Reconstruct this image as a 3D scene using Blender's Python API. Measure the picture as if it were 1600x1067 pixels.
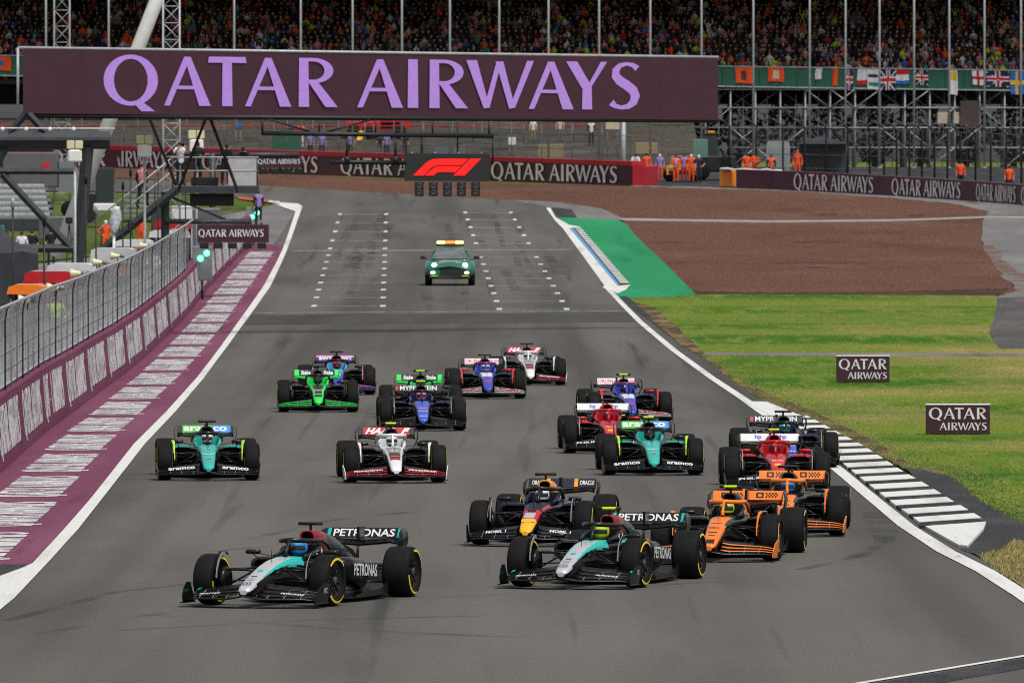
import bpy, bmesh, math, random
from mathutils import Vector, Matrix, geometry
for o in list(bpy.data.objects): bpy.data.objects.remove(o)
SC = bpy.context.scene
COL = SC.collection
R = math.radians
random.seed(7)
# ------------------------------------------------------------------ camera, sky, sun, exposure
F, YH, CH = 17800.0, 251.0, 6.2          # focal length in photo pixels, horizon row, camera height (m)
cd = bpy.data.cameras.new('camera'); cam = bpy.data.objects.new('camera', cd); COL.objects.link(cam)
cam.location = (0, 0, CH)
cam.rotation_euler = (R(90) - math.atan((533.5 - YH) / F), 0, 0)
cd.sensor_width = 36.0; cd.lens = 36.0 * F / 1600.0
cd.clip_start = 1.0; cd.clip_end = 6000.0
cd.dof.use_dof = True; cd.dof.focus_distance = 178.0; cd.dof.aperture_fstop = 11.0
SC.camera = cam
SC.cycles.filter_width = 1.0
SC.cycles.use_denoising = False
W = bpy.data.worlds.new('World'); SC.world = W; W.use_nodes = True
SUN_EL, SUN_ROT = 60.0, 148.0
nt = W.node_tree; bg = nt.nodes['Background']
sky = nt.nodes.new('ShaderNodeTexSky'); sky.sky_type = 'NISHITA'; sky.sun_disc = False
sky.sun_elevation = R(SUN_EL); sky.sun_rotation = R(SUN_ROT); sky.dust_density = 3.0; sky.air_density = 1.0
hs = nt.nodes.new('ShaderNodeHueSaturation'); hs.inputs['Saturation'].default_value = 0.12
nt.links.new(sky.outputs[0], hs.inputs['Color']); nt.links.new(hs.outputs[0], bg.inputs[0])
bg.inputs[1].default_value = 0.072
sd = bpy.data.lights.new('sun', 'SUN'); sd.energy = 1.5; sd.angle = R(14); sd.color = (1, .97, .93)
sun = bpy.data.objects.new('sun', sd); COL.objects.link(sun)
a = R(SUN_ROT); e = R(SUN_EL)
sdir = Vector((math.sin(a) * math.cos(e), math.cos(a) * math.cos(e), math.sin(e)))
sun.rotation_euler = sdir.to_track_quat('Z', 'Y').to_euler()
sun.location = (0, 100, 80)
vs = SC.view_settings
vs.view_transform = 'Standard'; vs.look = 'None'; vs.gamma = 1.0; vs.use_curve_mapping = False
vs.exposure = 0.68

# ------------------------------------------------------------------ helpers
def lin(h):
    h = h.lstrip('#'); c = [int(h[i:i + 2], 16) / 255 for i in (0, 2, 4)]
    return tuple(v / 12.92 if v <= .04045 else ((v + .055) / 1.055) ** 2.4 for v in c)
MATS = {}
def mat(name, col, rough=.5, metal=0., var=.12, scale=3., coat=0., emit=None, bump=0., spec=.5, stretch=(1, 1, 1)):
    if name in MATS: return MATS[name]
    if isinstance(col, str): col = lin(col)
    m = bpy.data.materials.new(name); m.use_nodes = True; t = m.node_tree; b = t.nodes['Principled BSDF']
    b.inputs['Roughness'].default_value = rough; b.inputs['Metallic'].default_value = metal
    b.inputs['Specular IOR Level'].default_value = spec
    if coat: b.inputs['Coat Weight'].default_value = coat; b.inputs['Coat Roughness'].default_value = .08
    tc = t.nodes.new('ShaderNodeTexCoord'); mp = t.nodes.new('ShaderNodeMapping'); mp.inputs['Scale'].default_value = stretch
    t.links.new(tc.outputs['Object'], mp.inputs[0])
    n = t.nodes.new('ShaderNodeTexNoise'); n.inputs['Scale'].default_value = scale; n.inputs['Detail'].default_value = 5
    t.links.new(mp.outputs[0], n.inputs['Vector'])
    r = t.nodes.new('ShaderNodeValToRGB')
    r.color_ramp.elements[0].position = .3; r.color_ramp.elements[1].position = .7
    r.color_ramp.elements[0].color = tuple(max(0, c * (1 - var)) for c in col) + (1,)
    r.color_ramp.elements[1].color = tuple(min(1, c * (1 + var)) for c in col) + (1,)
    t.links.new(n.outputs['Fac'], r.inputs[0]); t.links.new(r.outputs[0], b.inputs['Base Color'])
    if bump:
        bp = t.nodes.new('ShaderNodeBump'); bp.inputs['Strength'].default_value = bump; bp.inputs['Distance'].default_value = .02
        t.links.new(n.outputs['Fac'], bp.inputs['Height']); t.links.new(bp.outputs[0], b.inputs['Normal'])
    if emit:
        b.inputs['Emission Color'].default_value = (lin(emit[0]) if isinstance(emit[0], str) else emit[0]) + (1,)
        b.inputs['Emission Strength'].default_value = emit[1]
    MATS[name] = m
    return m
def mixmat(name, layers, rough=.8, bump=0., grain=(60, .1), spec=.04):
    """layers: [(rgb)] then (rgb, noise scale, stretch xyz, lo, hi, detail): each blended over the one before by its own noise"""
    if name in MATS: return MATS[name]
    m = bpy.data.materials.new(name); m.use_nodes = True; t = m.node_tree; b = t.nodes['Principled BSDF']
    b.inputs['Roughness'].default_value = rough; b.inputs['Specular IOR Level'].default_value = spec
    tc = t.nodes.new('ShaderNodeTexCoord')
    c0 = layers[0] if not isinstance(layers[0], str) else lin(layers[0])
    rgb = t.nodes.new('ShaderNodeRGB'); rgb.outputs[0].default_value = tuple(c0) + (1,)
    cur = rgb.outputs[0]
    for k, L in enumerate(layers[1:]):
        c, sc, st, lo, hi, det = L[:6]
        if isinstance(c, str): c = lin(c)
        mp = t.nodes.new('ShaderNodeMapping'); mp.inputs['Scale'].default_value = st
        mp.inputs['Location'].default_value = (3.1 * k, 7.7 * k, 0)
        if len(L) > 6: mp.inputs['Rotation'].default_value = (0, 0, R(L[6]))
        t.links.new(tc.outputs['Object'], mp.inputs[0])
        n = t.nodes.new('ShaderNodeTexNoise'); n.inputs['Scale'].default_value = sc; n.inputs['Detail'].default_value = det
        t.links.new(mp.outputs[0], n.inputs['Vector'])
        mr = t.nodes.new('ShaderNodeMapRange'); mr.inputs['From Min'].default_value = lo; mr.inputs['From Max'].default_value = hi
        t.links.new(n.outputs['Fac'], mr.inputs['Value'])
        mx = t.nodes.new('ShaderNodeMix'); mx.data_type = 'RGBA'
        t.links.new(mr.outputs[0], mx.inputs['Factor']); t.links.new(cur, mx.inputs['A'])
        mx.inputs['B'].default_value = tuple(c) + (1,)
        cur = mx.outputs['Result']
    g = t.nodes.new('ShaderNodeTexNoise'); g.inputs['Scale'].default_value = grain[0]; g.inputs['Detail'].default_value = 2
    gm = t.nodes.new('ShaderNodeMapping'); gm.inputs['Scale'].default_value = (1, .05, 1)      # rolled, combed or mown along the track
    t.links.new(tc.outputs['Object'], gm.inputs[0]); t.links.new(gm.outputs[0], g.inputs['Vector'])
    mr = t.nodes.new('ShaderNodeMapRange'); mr.inputs['From Min'].default_value = .3; mr.inputs['From Max'].default_value = .7
    mr.inputs['To Min'].default_value = 1 - grain[1]; mr.inputs['To Max'].default_value = 1 + grain[1]
    t.links.new(g.outputs['Fac'], mr.inputs['Value'])
    vm = t.nodes.new('ShaderNodeVectorMath'); vm.operation = 'SCALE'
    t.links.new(cur, vm.inputs[0]); t.links.new(mr.outputs[0], vm.inputs['Scale'])
    t.links.new(vm.outputs[0], b.inputs['Base Color'])
    if bump:
        bp = t.nodes.new('ShaderNodeBump'); bp.inputs['Strength'].default_value = bump; bp.inputs['Distance'].default_value = .03
        t.links.new(g.outputs['Fac'], bp.inputs['Height']); t.links.new(bp.outputs[0], b.inputs['Normal'])
    MATS[name] = m
    return m
def veil(name, col, alpha):
    """fine wire mesh too small to see wire by wire: part metal, part open"""
    m = bpy.data.materials.new(name); m.use_nodes = True; t = m.node_tree
    b = t.nodes['Principled BSDF']; b.inputs['Base Color'].default_value = tuple(col) + (1,); b.inputs['Roughness'].default_value = .6
    tc = t.nodes.new('ShaderNodeTexCoord'); n = t.nodes.new('ShaderNodeTexNoise'); n.inputs['Scale'].default_value = 2.0; n.inputs['Detail'].default_value = 4
    t.links.new(tc.outputs['Object'], n.inputs['Vector'])
    mr = t.nodes.new('ShaderNodeMapRange'); mr.inputs['From Min'].default_value = .3; mr.inputs['From Max'].default_value = .7
    mr.inputs['To Min'].default_value = alpha * .7; mr.inputs['To Max'].default_value = min(1, alpha * 1.3)
    t.links.new(n.outputs['Fac'], mr.inputs['Value']); t.links.new(mr.outputs[0], b.inputs['Alpha'])
    return m

class MB:
    def __init__(s): s.v = []; s.f = []; s.m = []; s.smooth = []
    def add(s, vs_, fs, mi=0, sm=False):
        o = len(s.v); s.v += [tuple(p) for p in vs_]
        for f in fs: s.f.append(tuple(i + o for i in f)); s.m.append(mi); s.smooth.append(sm)
        return s
    def box(s, x0, x1, y0, y1, z0, z1, mi=0):
        v = [(x0, y0, z0), (x1, y0, z0), (x1, y1, z0), (x0, y1, z0), (x0, y0, z1), (x1, y0, z1), (x1, y1, z1), (x0, y1, z1)]
        return s.add(v, [(3, 2, 1, 0), (4, 5, 6, 7), (0, 1, 5, 4), (1, 2, 6, 5), (2, 3, 7, 6), (3, 0, 4, 7)], mi)
    def bevbox(s, x0, x1, y0, y1, z0, z1, b=.02, mi=0):
        cx, cy, cz = (x0 + x1) / 2, (y0 + y1) / 2, (z0 + z1) / 2
        secs = []
        for z, k in ((z0, b), (z0 + b, 0), (z1 - b, 0), (z1, b)):
            X0, X1, Y0, Y1 = x0 + k, x1 - k, y0 + k, y1 - k
            secs.append([(X0 + b, Y0, z), (X1 - b, Y0, z), (X1, Y0 + b, z), (X1, Y1 - b, z), (X1 - b, Y1, z), (X0 + b, Y1, z), (X0, Y1 - b, z), (X0, Y0 + b, z)])
        return s.loft(secs, mi, True, True, False)
    def loft(s, secs, mi=0, cap0=True, cap1=True, sm=True, mfun=None, skip=None):
        n = len(secs[0]); o = len(s.v)
        for q in secs: s.v += [tuple(p) for p in q]
        for i in range(len(secs) - 1):
            for j in range(n):
                if skip and skip(i, j): continue
                k = (j + 1) % n
                s.f.append((o + i * n + j, o + i * n + k, o + (i + 1) * n + k, o + (i + 1) * n + j))
                s.m.append(mfun(i, j) if mfun else mi); s.smooth.append(sm)
        if cap0: s.f.append(tuple(o + j for j in reversed(range(n)))); s.m.append(mfun(0, 0) if mfun and mi is None else (mi or 0)); s.smooth.append(False)
        if cap1: s.f.append(tuple(o + (len(secs) - 1) * n + j for j in range(n))); s.m.append(mi or 0); s.smooth.append(False)
        return s
    def tube(s, pts, r, n=8, mi=0, sm=True, flat=1.0):
        pts = [Vector(p) for p in pts]
        rs = r if isinstance(r, (list, tuple)) else [r] * len(pts)
        secs = []
        d0 = (pts[1] - pts[0]).normalized()
        up = Vector((0, 0, 1)) if abs(d0.z) < .9 else Vector((1, 0, 0))
        u = d0.cross(up).normalized()
        for i, p in enumerate(pts):
            d = (pts[min(i + 1, len(pts) - 1)] - pts[max(i - 1, 0)]).normalized()
            u = (u - d * u.dot(d)).normalized(); w = d.cross(u)
            secs.append([p + (u * math.cos(2 * math.pi * k / n) + w * math.sin(2 * math.pi * k / n) * flat) * rs[i] for k in range(n)])
        return s.loft(secs, mi, True, True, sm)
    def lathe(s, prof, axis='X', n=32, mi=0, mfun=None, sm=True):
        """prof: (a, r) along axis; open at both ends unless r = 0"""
        secs = []
        for a_, r in prof:
            ring = []
            for k in range(n):
                c, q = math.cos(2 * math.pi * k / n) * r, math.sin(2 * math.pi * k / n) * r
                ring.append((a_, c, q) if axis == 'X' else ((c, a_, q) if axis == 'Y' else (c, q, a_)))
            secs.append(ring)
        return s.loft(secs, mi, False, False, sm, (lambda i, j: mfun(i)) if mfun else None)
    def poly(s, pts, mi=0):
        tr = geometry.tessellate_polygon([[Vector(p) for p in pts]])
        return s.add(pts, tr, mi)
    def mesh(s, name, nm=1):
        me = bpy.data.meshes.new(name); me.from_pydata(s.v, [], s.f)
        nm = max(nm, (max(s.m) + 1) if s.m else 1)
        for _ in range(nm): me.materials.append(None)
        me.polygons.foreach_set('material_index', s.m); me.polygons.foreach_set('use_smooth', s.smooth)
        me.update(); return me
    def mirror(s):
        q = MB(); q.v = [(-x, y, z) for x, y, z in s.v]; q.f = [tuple(reversed(f)) for f in s.f]; q.m = s.m[:]; q.smooth = s.smooth[:]
        return q
def fixn(me):
    b = bmesh.new(); b.from_mesh(me); bmesh.ops.recalc_face_normals(b, faces=b.faces); b.to_mesh(me); b.free(); return me
def link(name, me, mats, parent=None, loc=(0, 0, 0), rot=(0, 0, 0), scale=(1, 1, 1)):
    o = bpy.data.objects.new(name, me); COL.objects.link(o)
    o.location = loc; o.rotation_euler = rot; o.scale = scale
    if parent: o.parent = parent
    if not isinstance(mats, (list, tuple)): mats = [mats]
    for i, sl in enumerate(o.material_slots):
        sl.link = 'OBJECT'; sl.material = mats[min(i, len(mats) - 1)]
    return o
def build(mb, name, mats, parent=None, loc=(0, 0, 0), rot=(0, 0, 0), fix=True):
    me = mb.mesh(name)
    if fix: fixn(me)
    return link(name, me, mats, parent, loc, rot)
def empty(name, loc=(0, 0, 0), rz=0., parent=None):
    o = bpy.data.objects.new(name, None); COL.objects.link(o); o.location = loc; o.rotation_euler = (0, 0, rz)
    o.empty_display_size = .2
    if parent: o.parent = parent
    return o
def tag(o, label, cat, group=None):
    o['label'] = label; o['category'] = cat
    if group: o['group'] = group
    return o
ORD = 'first second third fourth fifth sixth seventh eighth ninth tenth eleventh twelfth thirteenth fourteenth fifteenth sixteenth seventeenth eighteenth nineteenth twentieth'.split()
ORD += ['twenty-' + w for w in ORD[:9]] + ['thirtieth'] + ['thirty-' + w for w in ORD[:9]] + ['fortieth'] + ['forty-' + w for w in ORD[:9]]

# ------------------------------------------------------------------ lie of the land: height along the view, metres
_marks = [478.9, 465.7, 453.4, 442.5, 430.9, 420.4, 410.2, 399.7, 389.2, 376.9, 362.6, 348.7, 335.6]
PROF = [(-800, 0), (281, 0), (320, .10), (360, .34), (400, .62)]
PROF += [(423.5 + 16 * k, CH - (y - YH) * (423.5 + 16 * k) / F) for k, y in enumerate(_marks)]
PROF += [(655, 4.17), (700, 5.15), (735, 5.75), (4000, 5.75)]
def gz(y):
    for (a_, za), (b_, zb) in zip(PROF, PROF[1:]):
        if y <= b_: return za + (zb - za) * (y - a_) / (b_ - a_)
    return PROF[-1][1]
def G(px, py):
    """photo pixel on the ground -> (x, y) in metres"""
    lo, hi = 60.0, 2500.0
    for _ in range(60):
        d = (lo + hi) / 2
        if CH - (py - YH) * d / F < gz(d): hi = d     # ray already below ground
        else: lo = d
    return ((px - 800) / F * d, d)
def at(px, py, D):
    return Vector(((px - 800) / F * D, D, CH - (py - YH) * D / F))
def ground_mesh(name, polys, off, nm=1):
    """polys: list of (world xy outline, material index)"""
    b = bmesh.new()
    for pts, mi in polys:
        vs_ = [b.verts.new((p[0], p[1], 0)) for p in pts]
        for t in geometry.tessellate_polygon([[Vector((p[0], p[1], 0)) for p in pts]]):
            try: f = b.faces.new([vs_[i] for i in t]); f.material_index = mi
            except ValueError: pass
    ys = [v.co.y for v in b.verts]
    for d, _ in PROF:
        if min(ys) < d < max(ys):
            bmesh.ops.bisect_plane(b, geom=b.verts[:] + b.edges[:] + b.faces[:], plane_co=(0, d, 0), plane_no=(0, 1, 0), dist=1e-5)
    for v in b.verts: v.co.z = gz(v.co.y) + off
    bmesh.ops.recalc_face_normals(b, faces=b.faces)
    for f in b.faces:
        if f.normal.z < 0: f.normal_flip()
    me = bpy.data.meshes.new(name); b.to_mesh(me); b.free()
    for _ in range(nm): me.materials.append(None)
    return me
def sheet(name, pts, off, m, px=True, parent=None, kind='structure'):
    P = [G(*p) for p in pts] if px else pts
    o = link(name, ground_mesh(name, [(P, 0)], off), m, parent)
    if not parent: o['kind'] = kind
    return o
def rough(pts, amp=2.2, step=9.):
    """break up a too clean outline: extra points with small shifts"""
    rr = random.Random(len(pts) * 7 + int(pts[0][0])); out = []
    for a_, b_ in zip(pts, pts[1:] + pts[:1]):
        out.append(a_); L = math.hypot(b_[0] - a_[0], b_[1] - a_[1]); n = min(60, int(L / step))
        for i in range(1, n):
            t = i / n; out.append((a_[0] + (b_[0] - a_[0]) * t + rr.gauss(0, amp), a_[1] + (b_[1] - a_[1]) * t + rr.gauss(0, amp * .22)))
    return out
def band(line, w):
    """world polyline -> outline of width w"""
    L, Rr = [], []
    for i, p in enumerate(line):
        a_ = Vector(line[max(0, i - 1)]); b_ = Vector(line[min(len(line) - 1, i + 1)]); d = (b_ - a_).normalized(); n = Vector((-d.y, d.x))
        ww = w[i] if isinstance(w, (list, tuple)) else w
        L.append(tuple(Vector(p) + n * ww / 2)); Rr.append(tuple(Vector(p) - n * ww / 2))
    return L + Rr[::-1]

# ------------------------------------------------------------------ lettering
def strip2(A, B):
    n = len(A); return [tuple(p) for p in A] + [tuple(p) for p in B], [(i, i + 1, n + i + 1, n + i) for i in range(n - 1)]
GL = {}
def _glyphs():
    def q(*p): return (list(p), [(0, 1, 2, 3)])
    def arc(cx, cy, rx, ry, a0, a1, n): return [(cx + rx * math.cos(R(a0 + (a1 - a0) * i / n)), cy + ry * math.sin(R(a0 + (a1 - a0) * i / n))) for i in range(n + 1)]
    O = strip2(arc(.54, .5, .54, .51, 0, 360, 36), arc(.54, .5, .335, .425, 0, 360, 36))
    GL['Q'] = [O, q((.60, .04), (.80, .05), (1.02, -.115), (.75, -.12))]
    GL['A'] = [q((0, 0), (.115, 0), (.455, .80), (.40, .98)), q((.40, .98), (.53, .98), (.93, 0), (.70, 0)), q((.235, .33), (.215, .40), (.62, .40), (.645, .33))]
    GL['T'] = [q((.28, 0), (.49, 0), (.475, .9), (.29, .9)), q((0, .87), (.02, .99), (.75, .99), (.77, .87))]
    bo = arc(.30, .735, .40, .255, 90, -90, 14); bi = arc(.30, .735, .22, .185, 90, -90, 14)
    GL['R'] = [q((.0, 0), (.21, 0), (.195, .99), (.01, .99)), q((.19, .92), (.19, .99), (.30, .99), (.30, .92)), strip2(bo, bi), q((.19, .48), (.19, .55), (.30, .55), (.30, .48)), q((.20, .50), (.38, .52), (.79, 0), (.54, 0))]
    GL['I'] = [q((0, 0), (.215, 0), (.205, .99), (.01, .99))]
    GL['W'] = [q((0, .99), (.22, .99), (.48, .02), (.36, 0)), q((.36, 0), (.48, .02), (.72, .96), (.62, .96)), q((.60, .97), (.76, .97), (1.0, .02), (.88, 0)), q((.88, 0), (1.0, .02), (1.39, .99), (1.25, .99))]
    GL['Y'] = [q((0, .99), (.23, .99), (.53, .48), (.34, .42)), q((.42, .44), (.53, .48), (.85, .99), (.72, .99)), q((.33, 0), (.54, 0), (.53, .48), (.34, .45))]
    ctr = [(.56, .86), (.47, .93), (.34, .955), (.20, .92), (.115, .82), (.115, .70), (.20, .60), (.34, .51), (.47, .41), (.52, .29), (.48, .16), (.37, .07), (.22, .045), (.10, .08), (.02, .15)]
    wid = [.13, .09, .07, .10, .15, .18, .20, .20, .20, .19, .16, .11, .08, .10, .15]
    A_, B_ = [], []
    for i, p in enumerate(ctr):
        d = (Vector(ctr[min(i + 1, 14)]) - Vector(ctr[max(i - 1, 0)])).normalized(); n = Vector((-d.y, d.x)) * wid[i] / 2
        A_.append(tuple(Vector(p) + n)); B_.append(tuple(Vector(p) - n))
    GL['S'] = [strip2(A_, B_)]
_glyphs()
W1 = [('Q', 0), ('A', 92.5), ('T', 160), ('A', 217), ('R', 300), ('A', 391), ('I', 470), ('R', 504), ('W', 562), ('A', 660.5), ('Y', 720), ('S', 790.5)]
W1 = [(c, x / 77) for c, x in W1]; W1LEN = 838 / 77
def wordmark(mb, origin, u, v, h, letters=W1, lift=.002, mi=0):
    """flat airline lettering: origin lower left, u text direction, v up, h cap height"""
    u, v, origin = Vector(u).normalized(), Vector(v).normalized(), Vector(origin); n = u.cross(v)
    for c, x in letters:
        for k, (vv, ff) in enumerate(GL[c]):
            mb.add([origin + u * (p[0] + x) * h + v * p[1] * h + n * lift * (k + 1) for p in vv], ff, mi)
    return mb
def heavier(mb, d, lift):
    """thicken painted letters: a second coat shifted by d"""
    n = len(mb.v); f0 = list(mb.f); mb.add([tuple(Vector(p) + Vector(d) + Vector(lift)) for p in mb.v[:n]], f0); return mb
def wordmark2(mb, origin, u, v, h, mi=0, lift=.002):
    """two-line version, QATAR above a smaller AIRWAYS set flush right; width 4.9 h"""
    u_, v_ = Vector(u).normalized(), Vector(v).normalized(); o = Vector(origin)
    wordmark(mb, o + v_ * h * .95, u_, v_, h, W1[:5], lift, mi)
    k = .66
    wordmark(mb, o + u_ * (4.70 - k * (838 - 391) / 77) * h, u_, v_, h * k, [(c, x - 391 / 77) for c, x in W1[5:]], lift, mi)
_TX = {}
def text_mesh(s_, bold=.015, shear=0.):
    """sans lettering, height 1, centred on x, lying in the xz plane and facing -y"""
    key = (s_, bold, shear)
    if key in _TX: return _TX[key]
    c = bpy.data.curves.new('lettering', 'FONT'); c.body = s_; c.offset = bold; c.shear = shear; c.resolution_u = 3
    o = bpy.data.objects.new('lettering', c); COL.objects.link(o)
    dg = bpy.context.evaluated_depsgraph_get(); me = bpy.data.meshes.new_from_object(o.evaluated_get(dg))
    bpy.data.objects.remove(o)
    xs = [v.co.x for v in me.vertices]; ys = [v.co.y for v in me.vertices]
    h = max(ys) - min(ys); w = (max(xs) - min(xs)) / h; x0, y0 = min(xs), min(ys)
    P = [((v.co.x - x0) / h - w / 2, (v.co.y - y0) / h - .5) for v in me.vertices]
    Fc = [tuple(p.vertices) for p in me.polygons]
    _TX[key] = (P, Fc, w); return _TX[key]
def put_text(mb, s_, c, u, v, w, h, mi=0, lift=.003, bold=.015, shear=0.):
    P, Fc, tw = text_mesh(s_, bold, shear); u, v, c = Vector(u).normalized(), Vector(v).normalized(), Vector(c); n = u.cross(v)
    mb.add([c + u * p[0] * w / tw + v * p[1] * h + n * lift for p in P], Fc, mi)
# ------------------------------------------------------------------ ground, track, paint
ASPH = mixmat('asphalt', [(.124, .117, .109), ((.084, .080, .075), .55, (1, .03, 1), .44, .70, 4), ((.150, .143, .133), .22, (1, .12, 1), .5, .8, 5), ((.135, .127, .118), .9, (.5, .05, 1), .52, .8, 5), ((.045, .045, .045), 1.5, (1, .012, 1), .60, .80, 3), ((.075, .073, .07), .12, (.4, .10, 1), .55, .68, 6), ((.072, .069, .065), .30, (1, .008, 1), .50, .72, 3)], .9, 0., (52, .16))
ASPH2 = mixmat('dark asphalt', [(.045, .046, .05), ((.07, .07, .072), .8, (1, .2, 1), .45, .7, 5)], .85, .3, (40, .3))
ASPH3 = mixmat('pale service asphalt', [(.16, .155, .155), ((.22, .21, .205), .3, (1, .2, 1), .45, .7, 5), ((.10, .09, .085), .6, (1, .1, 1), .55, .75, 5)], .85, .2, (30, .2))
GRAVEL = mixmat('brown gravel', [(.125, .060, .043), ((.094, .046, .033), .5, (.35, .08, 1), .48, .75, 6), ((.15, .086, .064), .15, (1, .4, 1), .5, .8, 5), ((.06, .036, .028), 1.2, (.12, .25, 1), .66, .80, 5)], .95, .4, (15, .42))
GRASS = mixmat('mown grass', [(.130, .178, .022), ((.042, .120, .009), .11, (.08, .50, 1), .44, .58, 4), ((.27, .215, .075), .30, (.30, .12, 1), .48, .66, 6), ((.15, .19, .034), 1.8, (1, .08, 1), .48, .7, 5), ((.45, .45, .33), 9, (1, .12, 1), .70, .76, 2)], .9, .5, (20, .35))
DRY = mixmat('dry grass', [(.29, .225, .10), ((.15, .17, .035), .8, (1, .12, 1), .5, .75, 5), ((.13, .075, .04), .5, (1, .1, 1), .52, .7, 5)], .9, .5, (24, .35))
EARTH = mixmat('bare earth', [(.085, .055, .035), ((.20, .16, .07), 1.2, (1, .15, 1), .45, .65, 5)], .95, .5, (24, .35))
PLUM = mixmat('plum painted surface', [(.165, .050, .095), ((.205, .074, .128), .7, (1, .05, 1), .45, .7, 5), ((.09, .038, .058), 2.2, (1, .03, 1), .6, .78, 4)], .7, .15, (40, .12))
PLUMD = mat('plum board', '3c1626', .55, var=.12, scale=2)
WHITEP = mixmat('white road paint', [(.66, .66, .64), ((.48, .48, .46), 1.4, (1, .06, 1), .5, .75, 5), ((.30, .30, .29), 5, (1, .1, 1), .66, .78, 4)], .7, .1, (40, .08))
WORNW = mixmat('worn white lettering paint', [(.70, .68, .69), ((.46, .42, .45), 2.5, (1, .1, 1), .48, .68, 4)], .7, .1, (40, .1))
FAINT = mixmat('faint road paint', [(.36, .35, .335), ((.17, .165, .16), 2.5, (1, .3, 1), .45, .65, 5)], .75, .1, (40, .1))
GREENP = mixmat('green runoff paint', [(.022, .235, .098), ((.040, .29, .14), .25, (1, .12, 1), .48, .72, 5), ((.013, .155, .070), .5, (1, .06, 1), .55, .75, 5)], .75, .1, (30, .12))
BLUEP = mat('blue road paint', '4a90c4', .7, var=.15)
BLACKP = mixmat('black kerb paint', [(.035, .035, .037), ((.09, .09, .09), 2, (1, .2, 1), .55, .75, 5)], .7, .1, (40, .2))
REDP = mat('red kerb paint', 'c8402c', .7, var=.15)
CONC = mixmat('concrete', [(.32, .31, .29), ((.22, .21, .20), .6, (1, 1, 1), .45, .7, 5)], .85, .2, (20, .15))

def wx_(px, D): return ((px - 800) / F * D, D)
o = link('ground', ground_mesh('ground', [([(-900, -700), (900, -700), (900, 3500), (-900, 3500)], 0)], -.06), GRASS); o['kind'] = 'structure'
WB = [(-260, 972), (-120, 847), (0, 740), (82, 667), (160, 610), (225, 560), (270, 517), (292, 494), (324, 452), (355, 419), (378, 396), (401, 381)]
LL = [(20, 905), (51, 880), (100, 827), (141, 780), (209, 694), (331, 560), (410, 450), (444, 383), (462, 330)]
LR = [(0, 953), (22, 935), (74, 880), (122, 827), (159, 780), (226, 694), (341, 560), (421, 450), (451, 383), (472, 324)]
RL = [(857, 327), (884, 357), (946, 448), (1000, 503), (1055, 549), (1110, 589), (1160, 622), (1215, 660), (1262, 697), (1311, 735), (1360, 776), (1416, 822), (1478, 862), (1540, 893), (1600, 931), (1700, 1000), (1800, 1090)]
track = sheet('track', [(-1400, 1500), (-700, 1300)] + WB + [(425, 384), (462, 330), (432, 316), (340, 305), (150, 299), (-400, 297), (-400, 277), (185, 279), (403, 290), (800, 313), (940, 327), (965, 338), (915, 352)] + [(x + 34, y) for x, y in RL[1:]] + [(2400, 1500)], 0., ASPH)
sheet('pit_lane', [(-1400, 1480), (-700, 1290)] + [(x - 3, y) for x, y in WB] + [(432, 384), (467, 331), (428, 319), (300, 345), (150, 400), (0, 420), (-500, 430), (-1400, 700)], -.02, ASPH3)
sheet('gravel_trap', [(-400, 261), (185, 262), (300, 267), (640, 281), (985, 291), (1125, 296), (1240, 299), (1400, 310), (1500, 320), (1545, 331), (1536, 345), (1533, 375), (1545, 400), (1590, 455), (1556, 463), (1087, 461), (1055, 428), (990, 366), (979, 350), (965, 338), (940, 327), (800, 313), (403, 290), (185, 278), (-400, 276)], .004, GRAVEL)
sheet('service_road', rough([(985, 291.2), (1125, 296), (1240, 299), (1400, 310), (1500, 320), (1545, 331), (1536, 345), (1533, 375), (1545, 400), (1590, 455), (1556, 463), (1558, 490), (1552, 500), (1546, 521), (1562, 545), (1700, 552), (1900, 552), (1900, 332), (1600, 320), (1500, 312), (1366, 304), (1223, 296), (1125, 293.5), (985, 289.5)], 1.6), .006, ASPH3)
sheet('service_yard', [wx_(880, 676), wx_(1100, 662), wx_(1330, 655), wx_(1800, 600), (60, 600), (60, 840), wx_(880, 840)], -.03, ASPH2, px=False)
sheet('grass_verge', [(977, 466), (1087, 460), (1556, 462), (1558, 490), (1552, 500), (1546, 521), (1562, 545), (1900, 552), (1900, 560), (1700, 556), (1600, 556), (1100, 553), (1068, 540), (1000, 486)], .008, GRASS)
vergeB = [(1098, 555), (1300, 556.5), (1600, 558), (1900, 560), (1900, 880), (1700, 858), (1600, 816), (1561, 796), (1537, 784), (1490, 746), (1444, 733), (1413, 731), (1348, 697), (1258, 649), (1195, 627), (1150, 598)]
sheet('grass_verge', vergeB, .008, GRASS)
sheet('dark_gravel_edge', rough([(1080, 454), (1200, 457), (1400, 456), (1540, 452), (1580, 450), (1560, 463), (1400, 461.5), (1200, 461), (1087, 461.5)], 3, 5), .0075, mixmat('dark gravel', [(.062, .035, .026), ((.10, .05, .036), 1.0, (.2, .2, 1), .45, .65, 5)], .95, .5, (16, .35)))  # strip of darker gravel along the near edge of the trap
for q_, (xa, xb, yy) in enumerate(((1000, 1090, 379), (1235, 1340, 378), (1200, 1360, 411), (1040, 1075, 410), (1230, 1300, 418), (1255, 1335, 336), (1410, 1450, 337))):
    sheet('gravel_furrow', rough([(xa, yy), ((xa + xb) / 2, yy - 1.2), (xb, yy), ((xa + xb) / 2, yy + 1.4)], 3, 6), .0072 + q_ * .0001, MATS['dark gravel'])
sheet('dark_service_patch', rough([(1558, 466), (1620, 464), (1900, 470), (1900, 548), (1562, 545), (1546, 521), (1553, 500)], 1.5), .0105, mixmat('dark service asphalt', [(.085, .08, .08), ((.12, .115, .11), .5, (1, .2, 1), .45, .7, 5)], .9, .3, (30, .3)))
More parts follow.
